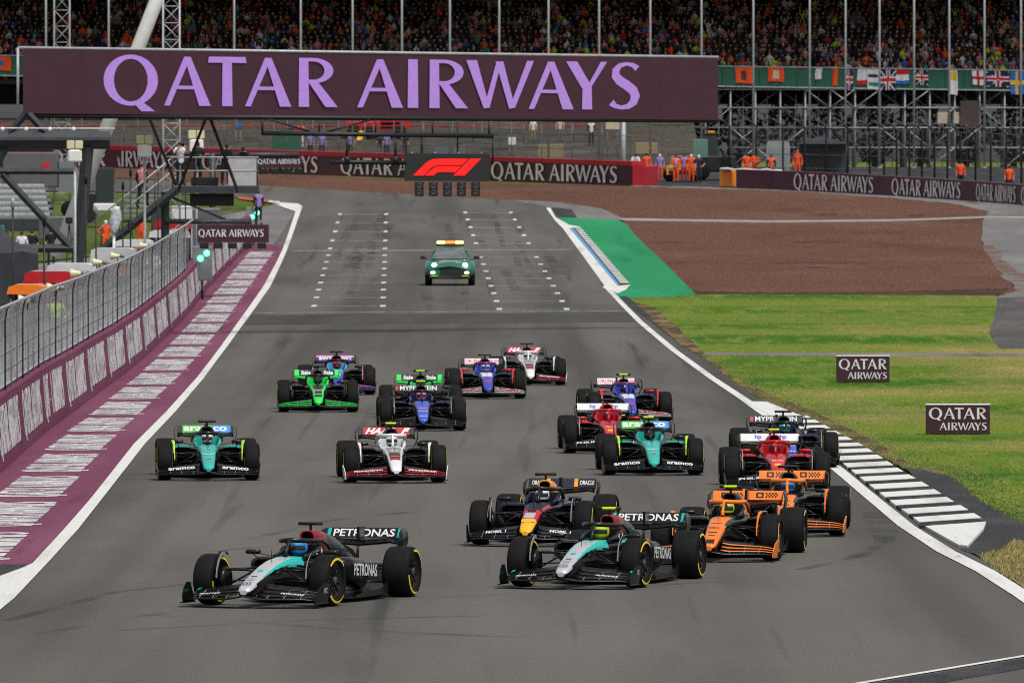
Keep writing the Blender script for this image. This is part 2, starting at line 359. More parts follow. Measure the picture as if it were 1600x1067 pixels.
sheet('spilt_gravel', rough([(1533, 375), (1545, 400), (1590, 455), (1640, 452), (1575, 415), (1552, 385)], 3.5, 5), .0085, mixmat('thin gravel scatter', [(.15, .10, .085), ((.19, .17, .16), 1.4, (.6, .15, 1), .46, .6, 6)], .95, .4, (18, .3)))
sheet('dirt_path', [(1085, 551), (1300, 551.5), (1600, 553), (1900, 556), (1900, 560), (1600, 558), (1300, 556.5), (1098, 555)], .011, ASPH3)
sheet('gravel_path', [(965, 341), (1200, 345), (1400, 343), (1535, 338.5), (1700, 338), (1700, 341), (1535, 341), (1400, 346), (1200, 348), (975, 345)], .010, CONC)
sheet('bare_edge', rough([(990, 472), (1020, 480), (1060, 512), (1100, 553), (1150, 590), (1210, 620), (1275, 645), (1365, 688), (1430, 729), (1413, 731), (1348, 697), (1258, 649), (1195, 627), (1150, 598), (1090, 553), (1064, 541)], 1.6), .011, EARTH)
sheet('dry_verge', rough([(1528, 868), (1566, 861), (1583, 845), (1700, 858), (1900, 880), (1900, 1140), (1700, 990), (1600, 920), (1570, 900)], 1.6), .009, DRY)
sheet('dark_apron', rough([(1413, 731), (1444, 733), (1490, 746), (1537, 784), (1561, 796), (1600, 816), (1700, 858), (1583, 846), (1566, 861), (1528, 868), (1500, 858), (1541, 819), (1447, 760)], 1.6), .007, ASPH2)
sheet('dark_shoulder', [(968, 463), (980, 464), (1003, 482), (1064, 532), (1058, 534), (990, 483)], .010, ASPH2)
sheet('dark_shoulder', [(860, 325), (893, 327), (902, 340), (874, 341)], .008, ASPH2)
sheet('pale_apron', [(800, 312.5), (870, 316), (940, 326), (966, 337.5), (976, 345), (900, 341), (893, 327), (858, 324)], .006, ASPH3)
sheet('green_runoff', rough([(872, 340), (902, 341), (965, 344), (979, 350), (990, 365), (1055, 427.5), (1087, 460), (1050, 464), (966, 466), (957, 455), (984, 444), (906, 355), (885, 353)], 0., 8), .010, GREENP)
sheet('infield_grass', [(-400, 303), (150, 302), (330, 307), (425, 320), (300, 345), (150, 400), (0, 415), (-400, 420)], .006, mixmat('infield grass', [(.075, .115, .020), ((.045, .075, .014), .2, (1, .2, 1), .45, .6, 4), ((.13, .12, .05), .5, (1, .1, 1), .52, .7, 5)], .9, .4, (20, .3)))
runoff = sheet('painted_runoff', [(-330, 882)] + [p for p in WB if p[1] < 850 and p[0] > -100] + [(443, 383)] + LL[1:8][::-1] + [(48, 882)], .005, PLUM)
sheet('dark_apron', [(-330, 882.2), (48, 882.2), (33, 888), (0, 900), (-330, 960)], .005, ASPH2)
sheet('edge_paint', [(-200, 960), (0, 900), (33, 888), (51, 880), (20, 905), (0, 935), (-60, 985)], .009, WHITEP)
def mark(name, pts, off, m, parent=track, px=True): return sheet(name, pts, off, m, px, parent)
mark('edge_line', LL + [(432, 316), (440, 320), (472, 324)][2:] + LR[::-1] + [(-60, 1000), (-60, 985), (0, 935)], .012, WHITEP)
mark('edge_line', [(462, 331), (425, 318), (432, 316.3), (466, 318.5), (473, 323)], .014, WHITEP)
mark('edge_line', band([G(*p) for p in RL[2:]], [.20, .22, .22, .22, .24, .24, .24, .26, .26, .28, .30, .30, .30, .30, .30]), .012, WHITEP, px=False)
mark('edge_line', rough([(853, 325), (860, 325), (868, 340), (890, 352), (905, 354.5), (895, 357), (890, 357), (966, 447), (985, 445), (978, 453), (965, 459), (942, 450), (944, 446), (880, 358), (868, 346)], 0., 8), .0145, WHITEP)
mark('kerb_stripe', rough([(890.5, 357), (895, 356), (968, 445), (964, 446)], 0., 8), .018, BLUEP)
mark('edge_line', [(1163, 628), (1198, 628), (1248, 648), (1258, 651), (1246, 657), (1215, 655)], .0165, WHITEP)
mark('edge_line', band([G(1250, 1083), G(1346, 1068), G(1600, 1026), G(1800, 993)], .12), .014, WHITEP, px=False)
sheet('dark_apron', [(1250, 1086), (1346, 1071), (1600, 1029), (1800, 996), (1800, 1010), (1600, 1045), (1500, 1062), (1400, 1083), (1300, 1110)], .005, ASPH2)
mark('start_line', band([G(452, 392.4), G(892, 390.3)], 1.3), .008, FAINT, px=False)
mark('start_line', band([G(398, 489), G(978, 486)], .7), .008, FAINT, px=False)
mark('resurfacing_joint', [(393, 492), (980, 489), (1000, 503), (383, 508)], .004, mixmat('darker asphalt band', [(.075, .072, .068), ((.055, .053, .051), .5, (1, .1, 1), .45, .7, 5)], .85, .2, (38, .15)))
for k, y in enumerate(_marks):
    t = (479 - y) / 143.4; xa, xb = 486 + 42 * t, 602 + 4 * t
    me_p = []
    (X0, Y0), (X1, Y1) = G(xa, y), G(xb, y)
    Y0 = (Y0 + Y1) / 2
    me_p += [([(X0, Y0 - .28), (X1, Y0 - .28), (X1, Y0 + .28), (X0, Y0 + .28)], 1), ([(X0, Y0 - 1.0), (X0 + .2, Y0 - 1.0), (X0 + .2, Y0 - .3), (X0, Y0 - .3)], 0), ([(X0, Y0 + .3), (X0 + .2, Y0 + .3), (X0 + .2, Y0 + 2.2), (X0, Y0 + 2.2)], 0), ([(X1 - .2, Y0 - 1.0), (X1, Y0 - 1.0), (X1, Y0 - .3), (X1 - .2, Y0 - .3)], 0), ([(X1 - .2, Y0 + .3), (X1, Y0 + .3), (X1, Y0 + 2.2), (X1 - .2, Y0 + 2.2)], 0)]
    link('grid_box', ground_mesh('grid_box', me_p, .010, 2), [WHITEP, FAINT], track)
for k, y in enumerate([483.7, 471.4, 459, 447.4, 435.7, 424.5, 413.6, 402.5, 381, 368.6, 356, 344, 333]):
    t = (484 - y) / 151.0; xa, xb = 776 - 52 * t, 890 - 89 * t
    (X0, Y0), (X1, Y1) = G(xa, y), G(xb, y); Y0 = (Y0 + Y1) / 2
    me_p = [([(X0, Y0 - .28), (X1, Y0 - .28), (X1, Y0 + .28), (X0, Y0 + .28)], 1), ([(X0, Y0 - 1.0), (X0 + .2, Y0 - 1.0), (X0 + .2, Y0 - .3), (X0, Y0 - .3)], 0), ([(X0, Y0 + .3), (X0 + .2, Y0 + .3), (X0 + .2, Y0 + 2.2), (X0, Y0 + 2.2)], 0), ([(X1 - .2, Y0 - 1.0), (X1, Y0 - 1.0), (X1, Y0 - .3), (X1 - .2, Y0 - .3)], 0), ([(X1 - .2, Y0 + .3), (X1, Y0 + .3), (X1, Y0 + 2.2), (X1 - .2, Y0 + 2.2)], 0)]
    link('grid_box', ground_mesh('grid_box', me_p, .010, 2), [WHITEP, FAINT], track)
# rubber left by tyres
RUB = veil('tyre rubber', (.025, .025, .025), .3)
for nd in RUB.node_tree.nodes:
    if nd.type == 'TEX_NOISE': nd.inputs['Scale'].default_value = .35; nd.inputs['Detail'].default_value = 6
    if nd.type == 'MAP_RANGE': nd.inputs['From Min'].default_value = .40; nd.inputs['From Max'].default_value = .72; nd.inputs['To Min'].default_value = 0.; nd.inputs['To Max'].default_value = .42
def skid(pts, w, off): mark('tyre_mark', band([G(*p) for p in pts], w), off, RUB, px=False)
random.seed(3)
for k in range(26):
    col = random.random() < .5
    y0 = random.uniform(345, 470); x0 = random.uniform(535, 600) if col else random.uniform(745, 860)
    x0 = x0 if random.random() < .8 else random.uniform(520, 880)
    L = random.uniform(12, 45); y1 = max(330, y0 - L); x1 = x0 - (x0 - 640) * .0022 * L * 1.1 + random.uniform(-6, 6)
    skid([(x0, y0), ((x0 + x1) / 2 + random.uniform(-2, 2), (y0 + y1) / 2), (x1, y1)], random.uniform(.25, .5), .0055 + k * .00008)
for k, pts in enumerate([[(10, 970), (180, 925), (420, 898), (700, 885)], [(60, 990), (300, 950), (760, 930), (1180, 905)], [(180, 985), (500, 968), (760, 962)], [(560, 838), (450, 850), (330, 862)], [(640, 800), (520, 812), (380, 845)],
                         [(1330, 870), (1385, 850), (1395, 830), (1370, 800)], [(1250, 890), (1350, 868), (1378, 845), (1355, 800)], [(230, 960), (560, 985), (900, 1000)]]):
    skid(pts, .22 if k < 7 else .36, .0078 + k * .0001)
# raised black and white kerb, one piece per stripe
kerb = empty('exit_kerb', (0, 0, 0)); kerb['kind'] = 'structure'
outer = [(1250, 646), (1258, 650.6), (1348, 698.6), (1410, 739), (1447, 760), (1487, 785), (1532, 811.5), (1541, 819)]
inner = [(1230, 655), (1245, 668), (1311, 722), (1360, 762), (1400, 793), (1437, 819)]
def along(P, y):
    for a_, b_ in zip(P, P[1:]):
        if y <= b_[1]: return a_[0] + (b_[0] - a_[0]) * (y - a_[1]) / (b_[1] - a_[1])
    return P[-1][0]
def kpiece(pts, z, m):
    P = [G(*p) for p in pts]; mb = MB()
    n = len(P); secs = [[(p[0], p[1], gz(p[1]) + .001) for p in P], [(p[0], p[1], gz(p[1]) + z) for p in P]]
    mb.loft(secs, 0, False, True, False); build(mb, 'kerb_piece', m, kerb)
cuts = [652.2, 655.5, 658.5, 663, 667, 671.8, 676, 681, 685, 690, 694.5, 699.5, 703.5, 709, 713.5, 719.5, 724, 730, 734, 740, 744.5, 751, 756, 763, 768, 775, 780, 787.5, 793, 800.5, 805.5, 813, 819]
for k in range(len(cuts) - 1):
    y0, y1 = cuts[k] + .12, cuts[k + 1] - .12
    sh = lambda y: y + 7 * (y - 650) / 170
    kpiece([(along(inner, sh(y0)) , sh(y0)), (along(outer, y0), y0), (along(outer, y1), y1), (along(inner, sh(y1)), sh(y1))][::-1], .05 if k % 2 == 0 else .044, WHITEP if k % 2 == 0 else BLACKP)
kpiece([(1446, 826), (1541, 819), (1537, 830), (1512, 857), (1499, 856)][::-1], .05, WHITEP)
# toothed kerb by the green paint, too fine to pick apart: alternating teeth
mb = MB()
for k in range(30):
    t = k / 30; t2 = (k + .62) / 30
    def tp(t_, q): return G(896.5 + q * 10 + (970 + q * 14 - 896.5 - q * 10) * t_, 356 + (445 - 356) * t_)
    P = [tp(t, 0), tp(t, 1), tp(t2, 1), tp(t2, 0)]
    mb.add([(p[0], p[1], gz(p[1]) + .002 + .045) for p in P], [(0, 1, 2, 3)], 0)
o = build(mb, 'kerb_teeth', WHITEP, kerb); o['kind'] = 'stuff'
mark('kerb_base', rough([(896.5, 356), (906.5, 355.5), (984, 444.5), (970, 445)], 0., 8), .02, BLACKP)
kb2 = empty('entry_kerb', (0, 0, 0)); kb2['kind'] = 'structure'
for k in range(7):
    xa, xb = 372 + k * 9.5, 372 + (k + 1) * 9.3
    f = lambda x: 309 + (x - 372) * .115
    P = [G(xa, f(xa) + 3.2), G(xb, f(xb) + 3.2), G(xb, f(xb)), G(xa, f(xa))]
    link('kerb_piece', ground_mesh('kerb_piece', [(P, 0)], .06), REDP if k < 5 else WHITEP, kb2)
# airline lettering painted on the runoff, read along the track
ws = [G(*p) for p in WB]
def wallx(y):
    P = sorted(ws, key=lambda p: p[1])
    for a_, b_ in zip(P, P[1:]):
        if y <= b_[1]: return a_[0] + (b_[0] - a_[0]) * (y - a_[1]) / (b_[1] - a_[1])
    return P[-1][0]
def linex(y):
    P = sorted([G(*p) for p in LL], key=lambda p: p[1])
    for a_, b_ in zip(P, P[1:]):
        if y <= b_[1]: return a_[0] + (b_[0] - a_[0]) * (y - a_[1]) / (b_[1] - a_[1])
    return P[-1][0]
y = 176.0
while y < 545:
    mb = MB(); cx = (wallx(y + 6) + linex(y + 6)) / 2 - .05
    cx2 = (wallx(y + 13) + linex(y + 13)) / 2 - .05
    h = 1.18; k = 13.6 / (W1LEN * h)
    wordmark(mb, (0, 0, 0), (0, 1, 0), (-1, 0, 0), h, lift=0); heavier(mb, (0, .13, 0), (0, 0, 0)); heavier(mb, (0, .07, 0), (0, 0, 0))
    vv = []
    for (x_, y_, z_) in mb.v:
        Y = y + y_ * k; vv.append((cx + (cx2 - cx) * (y_ * k / 13.6) + h / 2 + x_, Y, gz(Y) + .0095))
    # strokes of one letter overlap: lift each stroke by a hair
    mb.v = vv; lv = {}
    for fi, f in enumerate(mb.f):
        for i in f: lv.setdefault(i, fi)
    mb.v = [(p[0], p[1], p[2] + (lv.get(i, 0) % 23) * .0002) for i, p in enumerate(mb.v)]
    build(mb, 'lettering', WORNW, runoff, fix=False); y += 16.9
# ------------------------------------------------------------------ pit wall and its fence
STEEL = mat('galvanised steel', (.42, .44, .46), .45, .6, .2, 6)
DSTEEL = mat('dark grey steel', (.045, .05, .058), .5, .3, .2, 4)
BSTEEL = mat('black steel', (.012, .012, .014), .5, .2, .2, 4)
LSTEEL = mat('pale grey steel', (.40, .42, .44), .5, .2, .15, 4)
WPAINT = mat('white paint', (.78, .78, .77), .45, 0, .06, 3)
wallY = [150 + 8 * i for i in range(int((560 - 150) / 8) + 1)]
pw = empty('pit_wall', (wallx(300), 300, 0)); tag(pw, 'long plum painted pit wall with worn white airline lettering beside the track', 'wall')
def lmesh(mb, name, m, parent, fix=True):
    o = build(mb, name, m, None, fix=fix); o.parent = parent; o.matrix_parent_inverse = Matrix.Translation(-parent.location) if parent.rotation_euler.z == 0 else parent.matrix_basis.inverted()
    return o
for k in range(0, len(wallY) - 1):
    y0, y1 = wallY[k] + .02, wallY[k + 1] - .02
    mb = MB()
    secs = []
    for Y in (y0, y1):
        x = wallx(Y); z = gz(Y)
        secs.append([(x, Y, z - .05), (x - .02, Y, z + .25), (x - .12, Y, z + 1.42), (x - .16, Y, z + 1.46), (x - .42, Y, z + 1.46), (x - .45, Y, z - .05)])
    mb.loft(secs, 0, True, True, False); lmesh(mb, 'wall_panel', PLUM, pw)
y = 176.0
while y < 545:
    mb = MB(); wordmark(mb, (0, 0, 0), (0, 1, 0), (0, 0, 1), 1.0, lift=.0012); heavier(mb, (0, .12, 0), (.0013, 0, 0)); heavier(mb, (0, .07, 0), (.0025, 0, 0))
    k = 13.8 / W1LEN; vv = []
    for (x_, y_, z_) in mb.v:
        Y = y + y_ * k; zz = .30 + z_ * .98
        vv.append((wallx(Y) - .02 - .10 * (zz - .25) / 1.17 + .006 + x_, Y, gz(Y) + zz))
    mb.v = vv; lmesh(mb, 'lettering', WORNW, pw, False); y += 16.9
fe = empty('pit_wall_fence', (wallx(300) - .3, 300, 1.46)); tag(fe, 'grey wire mesh debris fence standing on the plum pit wall', 'fence')
FENCE = veil('grey fence mesh', (.58, .605, .625), .72)
fy = [y_ for y_ in [160 + 4.2 * i for i in range(70)] if y_ < 424]
for k, Y in enumerate(fy):
    x = wallx(Y) - .20; z = gz(Y) + 1.45; mb = MB()
    mb.tube([(x, Y, z), (x, Y, z + 1.45), (x + .04, Y, z + 1.68), (x + .14, Y, z + 1.80)], .021, 6)
    lmesh(mb, 'post', (DSTEEL, LSTEEL, STEEL)[k % 3], fe)
for k in range(len(fy) - 1):
    Y0, Y1 = fy[k], fy[k + 1]; mb = MB()
    for dz, dx in ((0, 0),):
        A = [(wallx(Y) - .27, Y, gz(Y) + 1.5) for Y in (Y0, Y1)]; B = [(wallx(Y) - .27, Y, gz(Y) + 2.9) for Y in (Y0, Y1)]
        C_ = [(wallx(Y) - .17, Y, gz(Y) + 3.14) for Y in (Y0, Y1)]; D_ = [(wallx(Y) + .0, Y, gz(Y) + 3.26) for Y in (Y0, Y1)]
    mb.add(A + B + C_ + D_, [(0, 1, 3, 2), (2, 3, 5, 4), (4, 5, 7, 6)])
    lmesh(mb, 'mesh_panel', FENCE, fe, False)
for zz, xx, r in ((1.52, -.26, .03), (2.9, -.26, .02), (3.27, .0, .035), (2.2, -.26, .012), (1.85, -.26, .01), (2.55, -.26, .01)):
    mb = MB(); mb.tube([(wallx(Y) + xx, Y, gz(Y) + zz) for Y in fy], r, 5); lmesh(mb, 'rail', LSTEEL, fe)
# ------------------------------------------------------------------ far barriers
def path_at(P, s_):
    for a_, b_ in zip(P, P[1:]):
        L = (Vector(b_) - Vector(a_)).length
        if s_ <= L: return Vector(a_) + (Vector(b_) - Vector(a_)) * s_ / L, (Vector(b_) - Vector(a_)).normalized()
        s_ -= L
    return Vector(P[-1]), (Vector(P[-1]) - Vector(P[-2])).normalized()
def plen(P): return sum((Vector(b_) - Vector(a_)).length for a_, b_ in zip(P, P[1:]))
PLUMF = mat('plum barrier belt', '45182c', .6, var=.2, scale=1.5); REDF = mat('red barrier belt', 'a81428', .6, var=.15, scale=2)
LETW = mat('white lettering', (.72, .71, .72), .6, 0, .08, 4)
def wall_path(P, name, label, h, capm, panel, m):
    t = empty(name, (P[0][0], P[0][1], gz(P[0][1]))); tag(t, label, 'barrier')
    L = plen(P); n = max(1, int(L / panel))
    for k in range(n):
        mb = MB(); secs = []
        for s_ in (L * k / n + .015, L * (k + 1) / n - .015):
            p, d = path_at(P, s_); nrm = Vector((-d.y, d.x)); z = gz(p.y)
            f, b_ = p, p + nrm * .9
            secs.append([(f.x, f.y, z - .05), (f.x, f.y, z + h), (b_.x, b_.y, z + h), (b_.x, b_.y, z - .05)])
        mb.loft(secs, 0, True, True, False); lmesh(mb, 'belt_panel', m, t)
        if capm:
            mb = MB(); secs = []
            for s_ in (L * k / n, L * (k + 1) / n):
                p, d = path_at(P, s_); nrm = Vector((-d.y, d.x)); z = gz(p.y); f = p - nrm * .03; b_ = p + nrm * .95
                secs.append([(f.x, f.y, z + h - .22), (f.x, f.y, z + h + .05), (b_.x, b_.y, z + h + .05), (b_.x, b_.y, z + h - .22)])
            mb.loft(secs, 0, True, True, False); lmesh(mb, 'red_cap', capm, t)
    return t
def wall_text(t, P, px0, px1, h, zb):
    """lettering between two photo columns on wall path P"""
    L = plen(P)
    def s_of(px):
        best = min((abs(800 + path_at(P, L * i / 400)[0].x / path_at(P, L * i / 400)[0].y * F - px), L * i / 400) for i in range(401))
        return best[1]
    s0, s1 = s_of(px0), s_of(px1)
    mb = MB(); wordmark(mb, (0, 0, 0), (1, 0, 0), (0, 0, 1), 1.0, lift=.004); k = (s1 - s0) / W1LEN; vv = []
    for (x_, y_, z_) in mb.v:
        p, d = path_at(P, s0 + x_ * k); nrm = Vector((-d.y, d.x)); q = p + nrm * (y_ - .07)
        vv.append((q.x, q.y, gz(p.y) + zb + z_ * h))
    mb.v = vv; lmesh(mb, 'lettering', LETW, t, False)
def wx(px, D): return ((px - 800) / F * D, D)
B1 = [wx(-40, 745), wx(185, 733), wx(560, 706), wx(988, 680)]
b1 = wall_path(B1, 'tyre_barrier', 'long plum barrier with red top edge behind the far gravel', 1.38, REDF, 4.0, PLUMF)
for a_, b_ in ((80, 262), (318, 498), (533, 728), (770, 965)): wall_text(b1, B1, a_, b_, 1.02, .1)
B1e = [wx(988.5, 679.9), wx(1010, 679), wx(1024, 681), wx(1028, 686)]
wall_path(B1e, 'tyre_barrier', 'short red rounded end of the plum barrier beside the marshals', 1.12, None, 1.2, REDF)
B2 = [G(1150, 294.5), G(1222, 297), G(1366, 304.5), G(1500, 313), G(1600, 320.5), G(1700, 330)]
b2 = wall_path(B2, 'tyre_barrier', 'dark plum barrier with three airline wordmarks curving in at right', 1.12, None, 3.5, PLUMF)
for a_, b_ in ((1242, 1366), (1395, 1502), (1527, 1588), (1597, 1650)): wall_text(b2, B2, a_, b_, .93, .09)
mb = MB(); p, d = Vector(G(1125, 293.5)), Vector((1, 0))
ob = empty('barrier_end_block', (p.x, p.y, gz(p.y))); tag(ob, 'orange barrier end block with white top, left of the dark plum barrier', 'barrier')
mb = MB(); mb.bevbox(p.x, p.x + .95, p.y, p.y + 1.6, gz(p.y), gz(p.y) + 1.05, .08); lmesh(mb, 'block', mat('orange foam', 'e8872a', .6), ob)
mb = MB(); secs = []
for s_ in range(0, 9):
    q = Vector(G(1125, 293.5)).lerp(Vector(G(1222, 296.6)), s_ / 8); z = gz(q.y) + 1.13 + .04 * math.sin(s_ * 2.3)
    secs.append([(q.x, q.y - .12, z - .08), (q.x, q.y - .05, z + .05), (q.x, q.y + .9, z + .05), (q.x, q.y + .95, z - .08)])
mb.loft(secs, 0, True, True, True); lmesh(mb, 'white_cover', WPAINT, ob)
# ------------------------------------------------------------------ bank, stand, scaffold
BANK = mixmat('earth bank', [(.075, .068, .060), ((.085, .062, .042), .3, (1, 1, 1), .5, .65, 5), ((.055, .062, .060), .5, (.3, 1, 2), .5, .7, 5), ((.12, .11, .10), .35, (.2, .3, 3), .58, .7, 4), ((.02, .02, .02), .9, (.5, 1, 2), .58, .66, 4)], .95, .3, (6, .2))
mb = MB(); X0, X1 = -60, 60
prof = [(746, 5.74), (752, 6.3), (756, 6.35), (766, 7.4), (770, 7.45), (786, 8.9), (830, 9.3)]
for (ya, za), (yb, zb) in zip(prof, prof[1:]):
    mb.add([(X0, ya, za), (12.5, ya, za), (12.5, yb, zb), (X0, yb, zb)], [(0, 1, 2, 3)])
mb.add([(12.5, ya, za) for ya, za in prof] + [(12.5, 830, 5.7)], [tuple(range(len(prof) + 1))])
o = build(mb, 'bank', BANK); o['kind'] = 'structure'
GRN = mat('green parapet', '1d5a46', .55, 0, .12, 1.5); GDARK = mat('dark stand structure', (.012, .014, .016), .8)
stand = empty('grandstand', (0, 800, 5.75)); tag(stand, 'covered grandstand packed with spectators above a green parapet', 'grandstand')
def ptop(px): return 88 + 23 * px / 1560 if px < 1130 else 105 + 6 * (px - 1122) / 438
SD = 800.0
def sx(px): return (px - 800) / F * SD
def sz(py): return CH - (py - YH) * SD / F
for k in range(60):
    pa, pb = -60 + k * 29, -60 + (k + 1) * 29 - .8
    za, zb = sz(ptop(pa)), sz(ptop(pb)); mb = MB()
    mb.add([(sx(pa), SD, za - 1.35), (sx(pb), SD, zb - 1.35), (sx(pb), SD, zb), (sx(pa), SD, za), (sx(pa), SD + .1, za - 1.35), (sx(pb), SD + .1, zb - 1.35), (sx(pb), SD + .1, zb), (sx(pa), SD + .1, za)],
           [(0, 1, 2, 3), (7, 6, 5, 4), (3, 2, 6, 7), (0, 3, 7, 4), (1, 5, 6, 2), (0, 4, 5, 1)])
    lmesh(mb, 'parapet_panel', GRN, stand)
mb = MB(); mb.tube([(sx(px), SD - .03, sz(ptop(px)) + .04) for px in range(-60, 1700, 60)], .05, 6); lmesh(mb, 'rail', LSTEEL, stand)
mb = MB(); mb.tube([(sx(px), SD - .03, sz(ptop(px)) - 1.38) for px in range(-60, 1700, 60)], .05, 6); lmesh(mb, 'rail', LSTEEL, stand)
ROWS = 20
for r_ in range(ROWS):
    mb = MB(); z = sz(105) - .85 + .33 * r_; y0 = SD + .3 + .66 * r_
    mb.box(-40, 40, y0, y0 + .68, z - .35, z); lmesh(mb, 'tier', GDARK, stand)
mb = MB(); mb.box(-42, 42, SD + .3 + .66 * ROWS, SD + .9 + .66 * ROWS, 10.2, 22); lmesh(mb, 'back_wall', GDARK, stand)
mb = MB(); mb.box(-60, 60, 796, 822, 19.6, 20.2); lmesh(mb, 'roof', GDARK, stand)  # unseen roof above the frame, overhang set to shade the crowd
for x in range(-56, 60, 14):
    mb = MB(); mb.tube([(x, 815.5, 5.7), (x, 815.5, 19.9)], .25, 8); lmesh(mb, 'roof_column', GDARK, stand)
# scaffold under the stand
sc = empty('scaffold', (18, 803, 5.75)); tag(sc, 'grey tubular scaffold carrying the grandstand at right', 'scaffold')
x = 13.6; k = 0
zs = [5.75, 7.1, 8.5, 9.9, sz(140)]
while x < 40:
    mb = MB(); mb.tube([(x + .9, 801.4, 5.7), (x + .9 + random.uniform(-.3, .3), 801.4, zs[-1])], .03, 5); lmesh(mb, 'upright', STEEL, sc)
    for yy in (800.2, 803.0, 806.0):
        mb = MB(); mb.tube([(x, yy, 5.7), (x, yy, zs[-1])], .055, 6); lmesh(mb, 'upright', LSTEEL if yy < 801 else STEEL, sc)
    k += 1; x += 1.75
for z in zs[1:]:
    for yy in (800.1, 803.1, 806.1):
        mb = MB(); mb.tube([(13, yy, z), (40, yy, z)], .045, 6); lmesh(mb, 'ledger', LSTEEL, sc)
random.seed(5); x = 13.6
while x < 38:
    for a_, b_ in ((0, 1), (1, 2), (2, 3), (3, 4)):
        for _q in range(random.choice((1, 2, 2, 3))):
            s_ = random.choice((0, 1)); yy = random.choice((800.0, 802.9, 805.9)); mb = MB()
            mb.tube([(x + 1.75 * s_, yy, zs[a_]), (x + 1.75 * (1 - s_), yy, zs[b_])], random.choice((.025, .04)), 5); lmesh(mb, 'brace', random.choice((LSTEEL, STEEL, DSTEEL)), sc)
    x += 1.75
for px0, px1, z0, z1, m in ((1500, 1531, 8.6, 10.4, mat('brown board', (.06, .04, .035), .7)), (1465, 1480, 8.8, 9.6, mat('buff board', (.45, .38, .30), .7)), (1490, 1498, 8.8, 9.6, MATS['buff board'])):
    mb = MB(); mb.box(sx(px0), sx(px1), 799.85, 799.93, z0, z1); lmesh(mb, 'infill_board', m, sc)
# tall poles in front of the stand
POLES = [72, 170, 366, 470, 551, 628, 703, 780, 857, 936, 1016, 1096, 1177, 1265, 1321, 1374, 1428, 1483, 1538, 1595]
for k, px in enumerate(POLES):
    D = 748 if px < 1100 else 742; mb = MB(); mb.tube([(0, 0, 0), (0, 0, 10.0), (0, 0, 12.6)], [.075, .07, .055], 8); mb.lathe([(-.02, 0), (-.02, .16), (.06, .16), (.06, .085)], 'Z', 10)
    o = build(mb, 'fence_pole', LSTEEL, None, ((px - 800) / F * D, D, 5.75 if px < 1100 else 5.7))
    tag(o, 'slim grey steel pole before the grandstand, %s from the left' % ORD[k], 'pole', 'tall poles before the grandstand')
mb = MB(); mb.lathe([(0, 0), (.0, .14), (.12, .2), (.24, .15), (.3, 0)], 'Z', 14)
# debris fences behind the barriers
MSTEEL = mat('mid grey steel', (.13, .14, .15), .5, .3, .2, 4)
FMESH = veil('far fence mesh', (.12, .13, .135), .16)
f1 = empty('debris_fence', (-10, 738, 5.75)); tag(f1, 'wire debris fence behind the red-topped plum barrier', 'fence')
F1 = [wx(-60, 753), wx(185, 741), wx(560, 716), wx(988, 693)]
def fence_path(t, P, h, step, m, cab, bend=0.):
    L = plen(P); n = int(L / step)
    for k in range(n + 1):
        p, d = path_at(P, min(L - .01, k * step)); z = gz(p.y); mb = MB()
        pts = [(p.x, p.y, z), (p.x, p.y, z + h)]
        if bend: pts += [(p.x - bend * .7, p.y - bend * .5, z + h + bend * .6), (p.x - bend * 1.5, p.y - bend, z + h + bend * 1.1)]
        mb.tube(pts, .07 if bend else .035, 6); lmesh(mb, 'post', m, t)
    for c in range(cab):
        mb = MB(); zz = h * (c + 1) / cab
        mb.tube([(path_at(P, L * i / 12 * .999)[0].x, path_at(P, L * i / 12 * .999)[0].y, gz(path_at(P, L * i / 12 * .999)[0].y) + zz) for i in range(13)], .022, 5); lmesh(mb, 'cable', MSTEEL, t)
    mb = MB(); pp = [path_at(P, L * i / 12 * .999)[0] for i in range(13)]
    mb.add([(q.x, q.y + .04, gz(q.y)) for q in pp] + [(q.x, q.y + .04, gz(q.y) + h) for q in pp], [(i, i + 1, 14 + i, 13 + i) for i in range(12)])
    lmesh(mb, 'mesh_panel', FMESH, t, False)
fence_path(f1, F1, 3.6, 3.1, MSTEEL, 4)
f2 = empty('debris_fence', (17, 690, 5)); tag(f2, 'wire debris fence with bent dark posts behind the dark plum barrier at right', 'fence')
F2 = [wx(1140, 692), wx(1222, 690), wx(1366, 684), wx(1500, 672), wx(1640, 662)]
fence_path(f2, F2, 3.3, 1.9, DSTEEL, 4, .45)
mb = MB(); mb.tube([wx(974, 735) + (4.5,), wx(974, 735) + (9.1,)], .16, 8)
o = build(mb, 'fence_pole', LSTEEL); tag(o, 'thick grey fence post beside the red barrier end', 'post')
